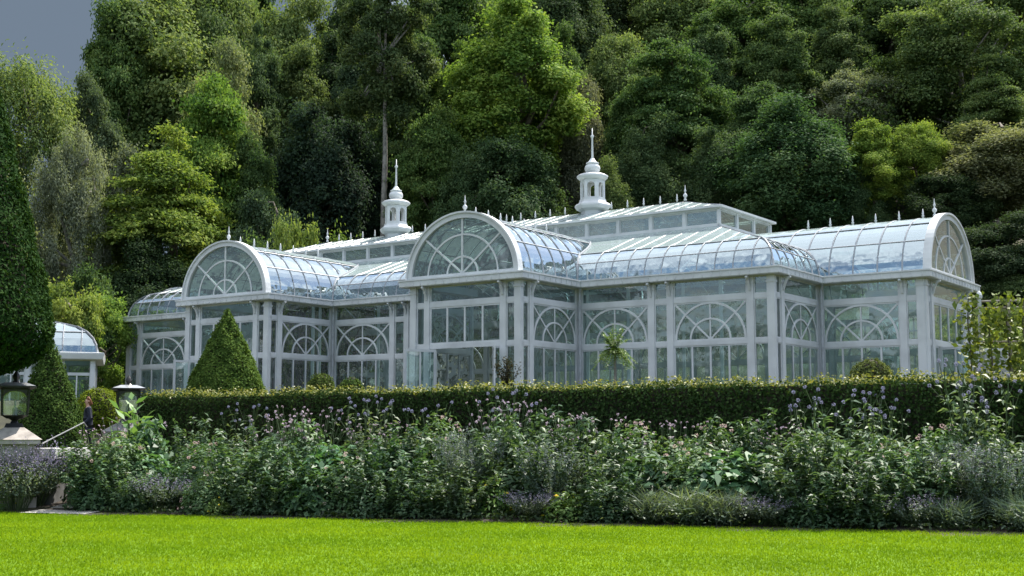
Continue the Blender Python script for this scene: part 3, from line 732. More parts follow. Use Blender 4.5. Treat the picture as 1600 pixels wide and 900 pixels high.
for sg in (-1, 1):
    sh = bone((sg*.17, 0, 1.38), .055, shc); el = bone((sg*.22, .03, 1.10), .042, sh); wr = bone((sg*.21, -.14, .93), .028, el); pm = bone((sg*.205, -.20, .88), (.022, .036), wr)
    for j, (fx, fl) in enumerate(((-.028, .065), (-.009, .078), (.010, .072), (.028, .056))):
        f1 = bone((sg*.205 + fx, -.235, .855), .009, pm); f2 = bone((sg*.205 + fx, -.235 - fl*.45, .835 - fl*.3), .008, f1); bone((sg*.205 + fx, -.235 - fl*.55, .815 - fl*.75), .007, f2)
    t1 = bone((sg*.165, -.205, .885), .011, pm); bone((sg*.155, -.235, .865), .009, t1)
    st = -.16 if sg > 0 else .14
    hp = bone((sg*.09, 0, .86), .085, pel); kn = bone((sg*.095, st*.6 - .04, .48), .06, hp); an = bone((sg*.095, st + .03, .09), .04, kn); bone((sg*.10, st - .13, .035), .035, an)
body = skin('body', bv, be, br, M_SKIN, per)
skin('jacket', [(0, 0, .80), (0, 0, .95), (0, -.01, 1.10), (0, -.015, 1.28), (0, 0, 1.41), (.17, 0, 1.385), (.225, .035, 1.10), (.215, -.12, .955), (-.17, 0, 1.385), (-.225, .035, 1.10), (-.215, -.12, .955), (0, -.01, 1.46)],
     [(0, 1), (1, 2), (2, 3), (3, 4), (4, 5), (5, 6), (6, 7), (4, 8), (8, 9), (9, 10), (4, 11)], [(.185, .15), (.185, .145), (.16, .125), (.175, .135), (.12, .10), .075, .06, .048, .075, .06, .048, .065], M_NAVY, per, 1)
skin('trousers', [(0, 0, .92), (.09, 0, .84), (.095, -.14, .48), (.095, -.14, .10), (-.09, 0, .84), (-.095, .05, .48), (-.095, .17, .11)], [(0, 1), (1, 2), (2, 3), (0, 4), (4, 5), (5, 6)], [(.17, .13), .105, .078, .065, .105, .078, .065], M_TROUSER, per)
skin('hair', [(0, -.02, 1.69), (0, .04, 1.63), (0, .06, 1.55), (0, .055, 1.48), (.06, .0, 1.63), (-.06, .0, 1.63), (0, -.07, 1.68)], [(0, 1), (1, 2), (2, 3), (1, 4), (1, 5), (0, 6)], [.07, (.095, .085), (.085, .06), .055, .045, .045, .045], M_HAIR, per, 1)
for sg in (-1, 1):
    mb = MB(); mb.lathe([(.004, -.01), (.011, -.006), (.013, 0), (.011, .006), (.004, .01)], c=(sg*.032, -.102, 1.615), n=8); mb.build('eye', M_EYE, per, True)
    mb = MB(); mb.lathe([(.008, -.03), (.018, -.01), (.02, .012), (.008, .03)], c=(sg*.082, -.005, 1.60), n=8); mb.build('ear', M_SKIN, per, True)
    mb = MB(); st = -.16 if sg > 0 else .14
    mb.box(sg*.10 - .045, sg*.10 + .045, st - .19, st + .08, 0, .08); mb.build('shoe', M_IRON, per)
mb = MB(); mb.box(-.022, .022, -.108, -.095, 1.545, 1.557); mb.build('mouth', M_LIP, per)

# ------------------------------------------------------------------ clipped plants, hedge
def link_leafy(name, parent, arrs, mat, color):
    V, F, T = join_arrays(arrs); return link(name, np_mesh(name, V, F, mat, T), parent, color)
def revolve_leaves(prof, n, L, rng, jitter=.04):
    """leaves over a surface of revolution: prof list of (r, z)"""
    P = np.array(prof, float); seg = np.linalg.norm(np.diff(P, axis=0), axis=1) * (P[:-1, 0] + P[1:, 0] + .02); cs = np.cumsum(seg) / seg.sum()
    i = np.searchsorted(cs, rng.random(n)); t = rng.random(n)[:, None]
    p = P[i] * (1 - t) + P[i + 1] * t; d = unit(P[i + 1] - P[i]); a = rng.random(n) * 6.2832
    lump = .045 * np.sin(a * 5 + p[:, 1] * 4) + .035 * np.sin(a * 9 - p[:, 1] * 7 + 2)
    nr = np.stack([d[:, 1] * np.cos(a), d[:, 1] * np.sin(a), -d[:, 0]], 1)
    c = np.stack([p[:, 0] * np.cos(a), p[:, 0] * np.sin(a), p[:, 1]], 1) + nr * (lump * .6 - .03 + rng.normal(size=n) * jitter * .7)[:, None]
    v, f = leaf_arrays(c, nr + rng.normal(size=(n, 3)) * .55 + np.array([0, 0, .3]), L * (.7 + .6 * rng.random(n)), L * .55, rng)
    return v, f, np.clip(rng.normal(.5, .22, n) + lump * 2, 0, 1)
def topiary(name, loc, prof, nleaf, L, label, cat, color, seed, trunk=None):
    rng = np.random.default_rng(seed); o = empty(name, loc, label=label, cat=cat)
    link_leafy('foliage', o, [revolve_leaves(prof, nleaf, L, rng)], M_YEW, color)
    core = MB(); core.lathe([(max(.01, r * .86 - .08), z) for r, z in prof], n=20); core.build('branches', M_TWIG, o, True)
    if trunk: mb = MB(); mb.tube([(0, 0, -.2), (.03, .02, trunk * .5), (0, 0, trunk + .6)], [.16, .13, .12], 8); mb.build('trunk', M_BARK, o)
    return o
YG = (.035, .075, .018)
q = pix(-92, 585, 26); g = float(terr(q.x, q.y)); h0 = q.z - g
top = pix(-92, -95, 26).z - g
prof = [(.05, h0 + .02), (.9, h0 - .02), (1.6, h0 + .2), (2.03, h0 + .55), (2.16, h0 + .9)]
for t in np.linspace(.08, 1, 12): prof.append((2.16 * (1 - t) + .02, h0 + .95 + (top - h0 - .95) * t))
topiary('clipped_yew', (q.x, q.y, g), prof, 70000, .095, 'huge dark clipped yew cone on a bare trunk at the left edge', 'topiary', (.024, .056, .015), 1, trunk=h0)
q = pix(80, 530, 35); g = float(terr(q.x, q.y)); h = q.z - g
prof = [(.05, .0), (.95, .05), (1.02, .5)] + [(1.02 * (1 - t ** 1.35) + .02, .5 + (h - .5) * t) for t in np.linspace(.1, 1, 10)]
topiary('clipped_yew', (q.x, q.y, g), prof, 26000, .075, 'rounded dark green clipped yew behind the person and the left lantern', 'topiary', (.058, .105, .026), 2)
q = pix(356, 482, 42); g = float(terr(q.x, q.y)); h = q.z - g
prof = [(.05, .0), (1.22, .04), (1.26, .4)] + [(1.26 * (1 - t ** 1.12) + .02, .4 + (h - .4) * t) for t in np.linspace(.1, 1, 10)]
topiary('clipped_yew', (q.x, q.y, g), prof, 30000, .085, 'green clipped yew cone in front of the left gabled pavilion', 'topiary', (.085, .145, .032), 3)
def ball(px, py, Y, r, label, color, seed, hs=1.0, n=5000, L=.075):
    q = pix(px, py, Y); g = float(terr(q.x, q.y)); h = q.z - g
    prof = [(max(.02, r * math.sin(a)), h - r * hs + -r * hs * math.cos(a)) for a in np.linspace(.25, math.pi, 10)]
    topiary('rounded_shrub', (q.x, q.y, g), prof, n, L, label, 'shrub', color, seed, trunk=max(.15, h - 2 * r * hs))
ball(155, 606, 39, .68, 'bright yellow green rounded shrub beside the person', (.14, .19, .02), 4)
ball(502, 584, 41, .42, 'small olive rounded shrub by the left pavilion side windows', (.08, .12, .03), 5, n=2500)
ball(549, 591, 41, .38, 'small green rounded shrub left of the open centre door', (.07, .12, .03), 6, n=2500)
ball(1361, 561, 34, .56, 'flat topped bronze green rounded shrub before the right wing', (.10, .13, .04), 7, n=3800)

# beech hedge
ha = np.array([pix(218, 620, 35).x, 35.0]); hb = np.array([12.4, 21.7]); hd_ = hb - ha; HL = np.linalg.norm(hd_); hd_ /= HL; hn = np.array([hd_[1], -hd_[0]])
HTOP = EYE + .95; HWID = .95
hedge = empty('hedge', (ha[0], ha[1], 0), label='long clipped dark green beech hedge between flower border and glasshouse', cat='hedge')
rng = np.random.default_rng(21); arrs = []
def hedge_leaves(n, fn, nrm, L, jit=.05, up=.2, tint=.45):
    s, a = rng.random(n), rng.random(n); c = fn(s, a); c = c + rng.normal(size=(n, 3)) * jit
    v, f = leaf_arrays(c, np.array(nrm) + rng.normal(size=(n, 3)) * .55 + np.array([0, 0, up]), L * (.7 + .6 * rng.random(n)), L * .62, rng); arrs.append((v, f, np.clip(rng.normal(tint, .24, n), 0, 1)))
hx, hy_ = hd_; nx_, ny_ = hn
wob = lambda s: .028 * np.sin(s * HL * 1.3) + .022 * np.sin(s * HL * 3.7 + 1) + .015 * np.sin(s * HL * 8.1)
def hz(s, a, lo=.1):  return lo + (HTOP + wob(s) - lo) * a
hedge_leaves(62000, lambda s, a: np.stack([s*HL*hx + nx_*(wob(s)), s*HL*hy_ + ny_*(wob(s)), hz(s, a)], 1), (nx_, ny_, 0), .075)
hedge_leaves(9000, lambda s, a: np.stack([s*HL*hx - nx_*a*HWID, s*HL*hy_ - ny_*a*HWID, HTOP + wob(s)], 1), (0, 0, 1), .075)
hedge_leaves(4000, lambda s, a: np.stack([0*s - nx_*a*HWID, 0*s - ny_*a*HWID, hz(a, s)], 1), (-hx, -hy_, 0), .075)
hedge_leaves(14000, lambda s, a: np.stack([s*HL*hx - nx_*HWID, s*HL*hy_ - ny_*HWID, hz(s, a)], 1), (-nx_, -ny_, 0), .075)
link_leafy('foliage', hedge, arrs, M_YEW, (.040, .074, .024)); arrs = []
hedge_leaves(9000, lambda s, a: np.stack([s*HL*hx - nx_*a*HWID, s*HL*hy_ - ny_*a*HWID, HTOP + .03 + wob(s) + .17 * rng.random(len(s))**3.5], 1), (0, 0, .4), .07, jit=.03, up=.5, tint=.6)
link_leafy('backlit_shoots', hedge, arrs, M_LEAF_SOFT, (.165, .19, .055))  # sprigs along the top, paler: the backlight is put into their colour
mb = MB(Matrix(((hx, -nx_, 0, 0), (hy_, -ny_, 0, 0), (0, 0, 1, 0), (0, 0, 0, 1)))); mb.box(.08, HL - .05, .10, HWID - .1, 0, HTOP - .02); mb.build('branches', M_TWIG, hedge)

# ------------------------------------------------------------------ border plants
def tubes_to(mb, pts, r0, r1, n=4): mb.tube(pts, list(np.linspace(r0, r1, len(pts))), n, cap=False)
def plant_proto(kind, seed):
    """dict of part meshes for one border plant of unit scale (metres)"""
    rng = np.random.default_rng(seed); st = MB(); leaves = []; bloom = []
    def put(c, nrm, L, W, along=None, tint=.5, to=leaves, sd=.2, curl=.18):
        c = np.asarray(c, float).reshape(-1, 3); N = len(c)
        v, f = leaf_arrays(c, nrm + rng.normal(size=(N, 3)) * .5, L, W, rng, along, curl); to.append((v, f, np.clip(rng.normal(tint, sd, N), 0, 1)))
    def ballhead(c, r, n=70, sp=1.0):
        d = unit(rng.normal(size=(n, 3))); v, f = leaf_arrays(c + d * r * .8 , rng.normal(size=(n, 3)), r * .75, r * .3, rng, d); bloom.append((v, f, np.clip(rng.normal(.5, .2, n), 0, 1)))
    def mound(w, h, n, L, up=.5, flat=.9):
        d = unit(rng.normal(size=(n, 3))); d[:, 2] = np.abs(d[:, 2]); r = (.45 + .55 * rng.random(n) ** .5)[:, None]
        lump = 1 + .14 * np.sin(d[:, :1] * 9 + seed) * np.cos(d[:, 1:2] * 8)
        c = d * r * lump * np.array([w, w, h]); put(c, d + np.array([0, 0, up]), L * (.6 + .8 * rng.random(n)), L * .5, tint=.5)
    if kind == 'thistle':
        mound(.50, 1.0, 1100, .11)
        for i in range(9):
            a, r = rng.random() * 6.28, .38 * rng.random() ** .5; h = 1.2 + .4 * rng.random(); b = np.array([r*math.cos(a), r*math.sin(a), 0]); t = b * 1.7 + np.array([rng.normal()*.08, rng.normal()*.08, h])
            tubes_to(st, [b, (b + t)/2 + rng.normal(size=3)*.03, t], .008, .005)
            for _ in range(rng.integers(1, 3)):
                e_ = t + np.array([rng.normal()*.09, rng.normal()*.09, .02 + .10*rng.random()]); tubes_to(st, [t - (0, 0, .18), e_], .006, .004); ballhead(e_, .029, 45)
            n = 26; tt = rng.random(n)[:, None] ** .8; c = b + (t - b) * tt * .95; al = unit(rng.normal(size=(n, 3)) * (1, 1, .35)); put(c + al * .09, np.array([0, 0, 1.]), .14 * (.6 + .7*rng.random(n)), .04, al)
    elif kind == 'anemone':
        mound(.52, 1.05, 1500, .105)
        for i in range(58):
            a, r = rng.random() * 6.28, .50 * rng.random() ** .5; b = np.array([r*math.cos(a), r*math.sin(a), .7]); t = b * np.array([1.35, 1.35, 0]) + np.array([0, 0, .85 + .42 * rng.random()]); tubes_to(st, [b, t], .006, .004)
            d = unit(np.array([rng.normal()*.6, rng.normal()*.6, .6])); k = 6; al = unit(np.cross(d, rng.normal(size=(k, 3)))); put(t + al * .012, d, .034, .028, al, .5, bloom)
    elif kind == 'roses':
        mound(.62, 1.15, 2300, .085)
        for i in range(20):
            d = unit(rng.normal(size=3)); d[2] = abs(d[2]); c = d * np.array([.62, .62, 1.18]); ballhead(c, .034, 26)
    elif kind == 'broadleaf':
        mound(.62, .95, 900, .19, up=.8)
    elif kind == 'leafy':
        mound(.55, .95, 1200, .10)
        for i in range(30):
            a, r = rng.random() * 6.28, .34 * rng.random() ** .5; h = (.8 + .5 * rng.random()) * (1.15 - .5 * r / .34 * rng.random()); b = np.array([r*math.cos(a), r*math.sin(a), 0]); t = b * 2.3 + np.array([0, 0, h]); tubes_to(st, [b, t], .008, .004)
            n = 60; tt = (.12 + .9 * rng.random(n))[:, None]; al = unit(rng.normal(size=(n, 3)) * (1, 1, .2) + (0, 0, .25)); put(b + (t - b) * tt + al * .05, np.array([0, 0, 1.]), .125 * (.7 + .6*rng.random(n)), .045, al)
    elif kind == 'catmint':
        n = 200
        for i in range(n):
            a, r = rng.random() * 6.28, .16 * rng.random() ** .5; b = np.array([r*math.cos(a), r*math.sin(a), 0]); sp = .25 + .5 * rng.random(); t = np.array([math.cos(a)*sp, math.sin(a)*sp, .5 + .35 * rng.random() * (1.2 - sp)]) ; m_ = (b + t) * .5 + (0, 0, .12)
            if i % 3 == 0: tubes_to(st, [b, m_, t], .005, .003, 3)
            k = 12; tt = (.25 + .5 * rng.random(k))[:, None]; al = unit(rng.normal(size=(k, 3))); put(b + (t - b)*tt + (0, 0, .05) + al * .02, np.array([0, 0, 1.]), .045, .025, al)
            k = 7; tt = (.72 + .3 * rng.random(k))[:, None]; put(b + (t - b)*tt + rng.normal(size=(k, 3)) * .014 + (0, 0, .03), rng.normal(size=(k, 3)), .026, .018, None, .5, bloom)
    elif kind == 'grassy':
        n = 420; a = rng.random(n) * 6.28; sp = .45 * rng.random(n); hh = .35 + .4 * rng.random(n)
        d = np.stack([np.cos(a)*sp, np.sin(a)*sp, hh], 1); al = unit(d); b = np.stack([np.cos(a), np.sin(a), 0*a], 1) * (.10 * rng.random(n))[:, None]
        for f0, f1 in ((.0, .5), (.42, 1.0)):
            put(b + d * (f0 + f1)/2 - np.array([0, 0, 1]) * (f1 > .9) * .06 * sp[:, None], np.cross(al, rng.normal(size=(n, 3))), np.linalg.norm(d, axis=1) * (f1 - f0), .016, al + (np.stack([np.cos(a), np.sin(a), -0*a], 1) * .5 * (f1 > .9)))
        put(rng.normal(size=(300, 3)) * (.22, .22, .10) + (0, 0, .25), np.array([0, 0, 1.]), .06, .03)
    elif kind == 'feathery':
        for i in range(120):
            a, r = rng.random() * 6.28, .15 * rng.random() ** .5; b = np.array([r*math.cos(a), r*math.sin(a), 0]); sp = .55 * rng.random() ** .6; t = np.array([math.cos(a)*sp, math.sin(a)*sp, 1.0 + .45 * rng.random() - .4*sp])
            if i % 2 == 0: tubes_to(st, [b, b*.5 + t*.5 + (0, 0, .08), t], .005, .003, 3)
            k = 34; tt = (.2 + .8 * rng.random(k))[:, None]; al = unit(rng.normal(size=(k, 3)) + (0, 0, .6)); put(b + (t - b)*tt + al * .03, rng.normal(size=(k, 3)), .065, .012, al)
            k = 6; tt = (.8 + .22 * rng.random(k))[:, None]; put(b + (t - b)*tt + rng.normal(size=(k, 3)) * .012, rng.normal(size=(k, 3)), .025, .014, None, .5, bloom)
    elif kind == 'yellow':
        mound(.40, .55, 700, .08)
        for i in range(5):
            d = unit(rng.normal(size=3)); d[2] = abs(d[2]); t = d * np.array([.40, .40, .60]); k = 8; al = unit(rng.normal(size=(k, 3)) * (1, 1, .3)); put(t + al * .02, np.array([0, 0, 1.]), .05, .03, al, .5, bloom)
    elif kind == 'strap':
        tubes_to(st, [(0, 0, 0), (.02, 0, .8), (0, .03, 1.55)], .03, .012, 6)
        for i in range(17):
            z = .25 + 1.25 * i / 17; a = i * 2.4 + rng.random() * .5; el = 1.0 - .2 * rng.random(); d = np.array([math.cos(a)*math.cos(el), math.sin(a)*math.cos(el), math.sin(el)]); L = .75 - .02 * i; o_ = np.array([0, 0, z])
            p1 = o_ + d * L * .28; d2 = unit(d + np.array([math.cos(a), math.sin(a), -.1]) * .35); p2 = o_ + d * L * .55 + d2 * L * .25
            for c, al, l in ((p1, d, L*.62), (p2, d2, L*.6)): put(c[None], np.cross(al, np.array([-math.sin(a), math.cos(a), 0]))[None] * 1.0 + 0, l, .105, al[None], .55, sd=.12, curl=.05)
    out = {}
    if st.v: out['stems'] = st.mesh('stems', M_STEM)
    V, F, T = join_arrays(leaves); out['foliage'] = np_mesh('foliage', V, F, M_LEAF_SOFT, T)
    if bloom: V, F, T = join_arrays(bloom); out['blossoms'] = np_mesh('blossoms', V, F, M_PETAL, T)
    return out
M_STEM = plain('green_stem', (.055, .085, .03), .7, var=.15, scale=8)
PROTO = {}
def proto(kind, v):
    if (kind, v) not in PROTO: PROTO[kind, v] = plant_proto(kind, hash_(kind) + v * 17)
    return PROTO[kind, v]
def hash_(t): return sum(ord(c) * (i + 3) for i, c in enumerate(t)) % 9973
KINDS = dict(
    thistle=('globe_thistle', 'globe thistle with round pale blue heads', 'thistle', (.065, .105, .045), (.30, .30, .46), 'globe thistles in the border'),
    anemone=('anemone_plant', 'leafy anemone with pale pink flowers', 'perennial', (.055, .100, .035), (.50, .40, .47), 'pink anemones in the border'),
    roses=('rose_bush', 'green rose bush with a few blush blooms', 'rose bush', (.050, .100, .032), (.70, .52, .50), 'rose bushes in the border'),
    broadleaf=('broad_leaved_plant', 'mound of broad dark green leaves', 'perennial', (.045, .100, .035), None, 'broad leaved mounds in the border'),
    leafy=('leafy_perennial', 'upright dark leafy perennial not in flower', 'perennial', (.045, .085, .032), None, 'leafy perennials in the border'),
    catmint=('catmint', 'grey green catmint with lavender spikes', 'catmint', (.085, .115, .065), (.23, .21, .31), 'catmint clumps in the border'),
    grassy=('grassy_clump', 'low silvery green grassy clump', 'border plant', (.085, .115, .060), None, 'grassy clumps at the lawn edge'),
    feathery=('feathery_shrub', 'feathery grey blue shrub of thin stems', 'shrub', (.075, .110, .070), (.22, .22, .30), 'feathery shrubs in the border'),
    yellow=('yellow_flower_plant', 'low fresh green plant with small yellow flowers', 'border plant', (.075, .135, .025), (.75, .60, .04), 'yellow flowered plants in the border'),
    strap=('maize_plant', 'tall plant with broad arching strap leaves', 'border plant', (.085, .170, .045), None, 'strap leaved plants'))
# (photo x, metres behind the lawn edge, kind, scale, height factor, where)
BORDER = [
 (18, .6, 'feathery', 1.25, .95, 'at the left edge before the pedestal'), (60, .8, 'catmint', 1.25, 1.5, 'below the white wall coping'), (8, .3, 'yellow', .8, .8, 'at the left corner of the lawn'), (34, .2, 'catmint', 1.15, 1.45, 'in front of the stone pedestal'),
 (168, 1.4, 'leafy', 1.2, .9, 'right of the gravel path'), (205, 2.2, 'strap', 1.05, 1.0, 'below the lantern at the hedge end'), (232, 2.3, 'broadleaf', .9, 1.35, 'against the hedge end'), (212, 2.9, 'anemone', .95, 1.0, 'hiding the right lantern pedestal'), (222, 2.6, 'strap', .85, .85, 'overlapping the hedge end'), (190, 1.1, 'roses', 1.15, 1.12, 'under the tall strap leaves'),
 (240, 1.5, 'broadleaf', .95, .9, 'below the hedge end'), (176, 2.9, 'anemone', .9, .86, 'in front of the right lantern pedestal'), (262, .7, 'catmint', 1.05, .8, 'sprawling onto the lawn below the hedge end'), (160, .7, 'leafy', .9, .72, 'at the corner of the path and lawn'),
 (322, 1.5, 'roses', 1.05, .95, 'below the left slope of the clipped yew cone'), (300, 2.8, 'leafy', 1.0, .95, 'against the hedge left of the clipped yew cone'), (215, .5, 'leafy', .7, .6, 'at the lawn edge under the lantern'), (330, .6, 'roses', .75, .6, 'at the lawn edge below the clipped yew cone'),
 (372, 2.6, 'thistle', .9, .88, 'below the clipped yew cone'), (395, 1.2, 'leafy', 1.2, .95, 'below the right foot of the clipped yew cone'), (345, .25, 'yellow', .6, .5, 'at the grass below the clipped yew cone'),
 (445, 2.4, 'anemone', 1.05, 1.05, 'below the left pavilion side'), (480, 2.7, 'anemone', 1.1, 1.15, 'tallest before the hedge below the left pavilion'), (450, .9, 'leafy', 1.05, .9, 'in the front row below the left pavilion'), (412, .5, 'leafy', .8, .65, 'low at the lawn below the left pavilion'), (520, 1.6, 'broadleaf', 1.05, 1.05, 'below the small olive shrub'), (490, .6, 'broadleaf', .75, .8, 'spilling over the lawn edge'),
 (560, 2.6, 'thistle', 1.0, .95, 'left of the open centre door'), (555, 1.0, 'roses', 1.05, .85, 'below the open door leaf'), (598, 2.5, 'anemone', .9, .95, 'below the left door leaf'), (620, 1.4, 'leafy', 1.25, 1.05, 'dark and full below the centre pavilion'), (640, 2.7, 'thistle', 1.05, .98, 'below the centre doorway'), (585, .5, 'leafy', .8, .6, 'dark at the lawn under the centre doorway'), (660, .6, 'leafy', .9, .7, 'in the deepest shade below the centre pavilion'),
 (690, 2.2, 'roses', 1.0, 1.12, 'below the middle of the centre pavilion'), (735, 1.4, 'feathery', 1.15, 1.02, 'below the centre gable'), (715, .6, 'leafy', .85, .7, 'under the feathery shrub'), (765, .9, 'yellow', 1.05, 1.15, 'below the right door leaf'), (792, 2.7, 'anemone', 1.05, 1.22, 'tallest before the hedge below the centre pavilion corner'), (775, 2.3, 'thistle', 1.05, 1.0, 'below the centre pavilion corner'),
 (822, 1.5, 'leafy', 1.2, 1.05, 'below the side of the centre pavilion'), (860, 1.1, 'feathery', 1.15, .88, 'below the inner corner by the centre pavilion'), (830, .5, 'catmint', .75, .6, 'at the lawn right of the centre pavilion'), (885, .45, 'yellow', .95, .85, 'bright at the lawn below the inner corner'), (865, 2.6, 'leafy', 1.1, 1.05, 'against the hedge below the inner corner'),
 (920, 2.5, 'anemone', 1.05, 1.05, 'below the feathery standard tree'), (940, 1.4, 'leafy', 1.05, .9, 'in mid border below the feathery standard tree'), (985, 2.2, 'roses', 1.15, 1.05, 'right of the feathery standard tree'), (1010, 1.2, 'broadleaf', 1.1, 1.0, 'below the narrow window between the arches'), (950, .5, 'leafy', .8, .6, 'dark at the lawn below the standard tree'),
 (1015, .35, 'grassy', 1.1, .85, 'left one of the silvery edge below the right section'), (1075, .35, 'grassy', 1.15, .9, 'in the middle of the silvery edge'), (1130, .3, 'grassy', 1.05, .85, 'right of the middle of the silvery edge'), (1190, .4, 'catmint', .85, .6, 'at the lawn below the corner of the right section'),
 (1050, 2.6, 'anemone', 1.0, .95, 'below the big arched window of the right section'), (1075, 1.4, 'roses', 1.15, .95, 'in mid border below the big arched window'), (1115, 2.4, 'roses', 1.05, 1.0, 'against the hedge below the right section'), (1135, 1.2, 'broadleaf', 1.2, 1.05, 'widest, below the right section'), (1195, 1.3, 'broadleaf', 1.1, 1.0, 'below the corner of the right section'), (1175, 2.5, 'leafy', 1.0, 1.0, 'against the hedge below the corner of the right section'),
 (1240, 1.1, 'leafy', 1.15, .95, 'below the set back side windows'), (1225, 2.6, 'anemone', .95, .95, 'sparse, below the set back side windows'), (1290, 2.5, 'thistle', 1.1, 1.05, 'left of the bronze shrub'), (1345, 2.6, 'thistle', 1.15, .98, 'below the bronze shrub'), (1310, 1.3, 'leafy', 1.25, 1.05, 'in mid border below the bronze shrub'), (1265, .45, 'leafy', .85, .65, 'dark at the lawn below the inner right corner'), (1340, .5, 'leafy', .85, .7, 'dark at the lawn below the right wing'),
 (1385, 1.4, 'roses', 1.15, .95, 'below the right wing'), (1400, 2.6, 'thistle', 1.0, .95, 'below the right wing window'), (1440, 1.1, 'leafy', 1.05, .9, 'below the gable end of the right wing'), (1420, .5, 'catmint', .85, .65, 'at the lawn below the right wing'),
 (1470, 2.3, 'roses', 1.1, 1.0, 'below the first vine'), (1515, 2.8, 'thistle', 1.1, 1.2, 'tallest, under the trellis vines'), (1500, 1.2, 'feathery', 1.2, .85, 'below the trellis vines'), (1555, .9, 'feathery', 1.25, .9, 'at the right edge of the border'), (1550, 2.6, 'thistle', 1.05, 1.05, 'at the right end of the hedge'), (1595, 1.6, 'leafy', 1.2, 1.05, 'cut by the right edge of the picture'), (1480, .45, 'grassy', .9, .7, 'at the lawn below the first vine'), (1590, .3, 'grassy', 1.0, .8, 'in the lower right corner of the border')]
prng = random.Random(3)
def edge_q(px, s):                                                # distance along the edge of the point seen in photo column px
    t = (px - 800) / FPX; d = np.array([N1[1], -N1[0]]); p = P0 + N1 * s
    return (t * p[1] - p[0]) / (d[0] - t * d[1])
for i, (px, s, kind, sc, hf, where) in enumerate(BORDER):
    nm, look, cat, lc, bc, grp = KINDS[kind]
    x, y = edge_pt(edge_q(px, s), s); tall = hf * sc
    o = empty(nm, (x, y, float(terr(x, y)) + .01), prng.random() * 6.28, label=(look + ' ' + where) if len((look + ' ' + where).split()) < 17 else look.replace(' not in flower', '').replace('a few ', '') + ' ' + where, cat=cat, group=grp)
    o.scale = (sc * 1.2, sc * 1.2, hf * (1.27 if s > 2 else 1.14))
    vv = .82 + .36 * prng.random(); hh = prng.uniform(-.008, .010)
    for part, me in proto(kind, i % 3).items():
        vv = vv * 1.0; c = link(part, me, o, tuple(bc) if part == 'blossoms' and bc else tuple(max(.01, (1.55, 1.55, 2.05)[j] * k * vv + (hh if j == 0 else 0)) for j, k in enumerate(lc)))
# low leaves that fill the bed between the plants
rng = np.random.default_rng(8); n = 30000
q_ = rng.random(n) * 26 - .0; s_ = .05 + rng.random(n) * 4.0; q_ = np.where(q_ < 0, 0, q_) - .6 + 1.4
xy = P0[None] + q_[:, None] * np.array([N1[1], -N1[0]]) + s_[:, None] * N1
z = terr(xy[:, 0], xy[:, 1]) + (.05 + .30 * rng.random(n) * np.clip(s_ / .8, .25, 1.6))
v, f = leaf_arrays(np.column_stack([xy, z]), np.array([0, 0, 1.]) + rng.normal(size=(n, 3)) * .6, .10, .05, rng)
tag(link('ground_cover', np_mesh('ground_cover', v, f, M_LEAF_SOFT, rng.random(n)), color=(.035, .065, .025)), kind='stuff')

# ------------------------------------------------------------------ standard tree, dark shrub, vines and trellis behind the hedge
rng = np.random.default_rng(31)
q = pix(960, 545, 39); g = float(terr(q.x, q.y)); hc = q.z - g
o = empty('standard_tree', (q.x, q.y, g), label='slim feathery standard tree with drooping green crown before the right section', cat='tree')
mb = MB(); mb.tube([(0, 0, -.2), (.02, 0, hc * .5), (0, 0, hc + .3)], [.05, .04, .03], 7); mb.build('trunk', M_BARK_PALE, o)
n = 60; arr = []
for i in range(n):
    a = rng.random() * 6.28; el = rng.uniform(-.3, 1.4); d = np.array([math.cos(a)*math.cos(el), math.sin(a)*math.cos(el), math.sin(el)]); L = .45 + .35 * rng.random(); k = 40
    t = np.linspace(0, 1, k)[:, None]; c = np.array([0, 0, hc - .05]) + d * L * t * np.array([1, 1, 1.15]) - np.array([0, 0, 1]) * (t ** 2) * .42 * math.cos(el); al = unit(np.array([-math.sin(a), math.cos(a), 0]) * np.where(np.arange(k) % 2, 1, -1)[:, None] + d * .6 - (0, 0, .3))
    v, f = leaf_arrays(c + al * .05, np.array([0, 0, 1.]) + rng.normal(size=(k, 3)) * .4, .13, .028, rng, al); arr.append((v, f, np.clip(rng.normal(.5, .2, k), 0, 1)))
link_leafy('crown', o, arr, M_LEAF_SOFT, (.10, .175, .03))
q = pix(792, 560, 40); g = float(terr(q.x, q.y)); h = q.z - g
o = empty('bronze_shrub', (q.x, q.y, g), label='thin dark bronze shrub by the right leaf of the centre door', cat='shrub')
arr = []; mb = MB()
for i in range(16):
    a = rng.random() * 6.28; t = np.array([math.cos(a) * .45 * rng.random(), math.sin(a) * .45 * rng.random(), h * (.7 + .35 * rng.random())]); mb.tube([(0, 0, 0), tuple(t * .5 + (0, 0, .1)), tuple(t)], [.014, .01, .005], 4)
    k = 45; c = t * (.35 + .65 * rng.random(k))[:, None] + rng.normal(size=(k, 3)) * .06; v, f = leaf_arrays(c, rng.normal(size=(k, 3)) + (0, 0, .5), .08, .04, rng); arr.append((v, f, np.clip(rng.normal(.5, .25, k), 0, 1)))
mb.build('stems', M_TWIG, o); link_leafy('foliage', o, arr, M_LEAF_SOFT, (.045, .045, .022))

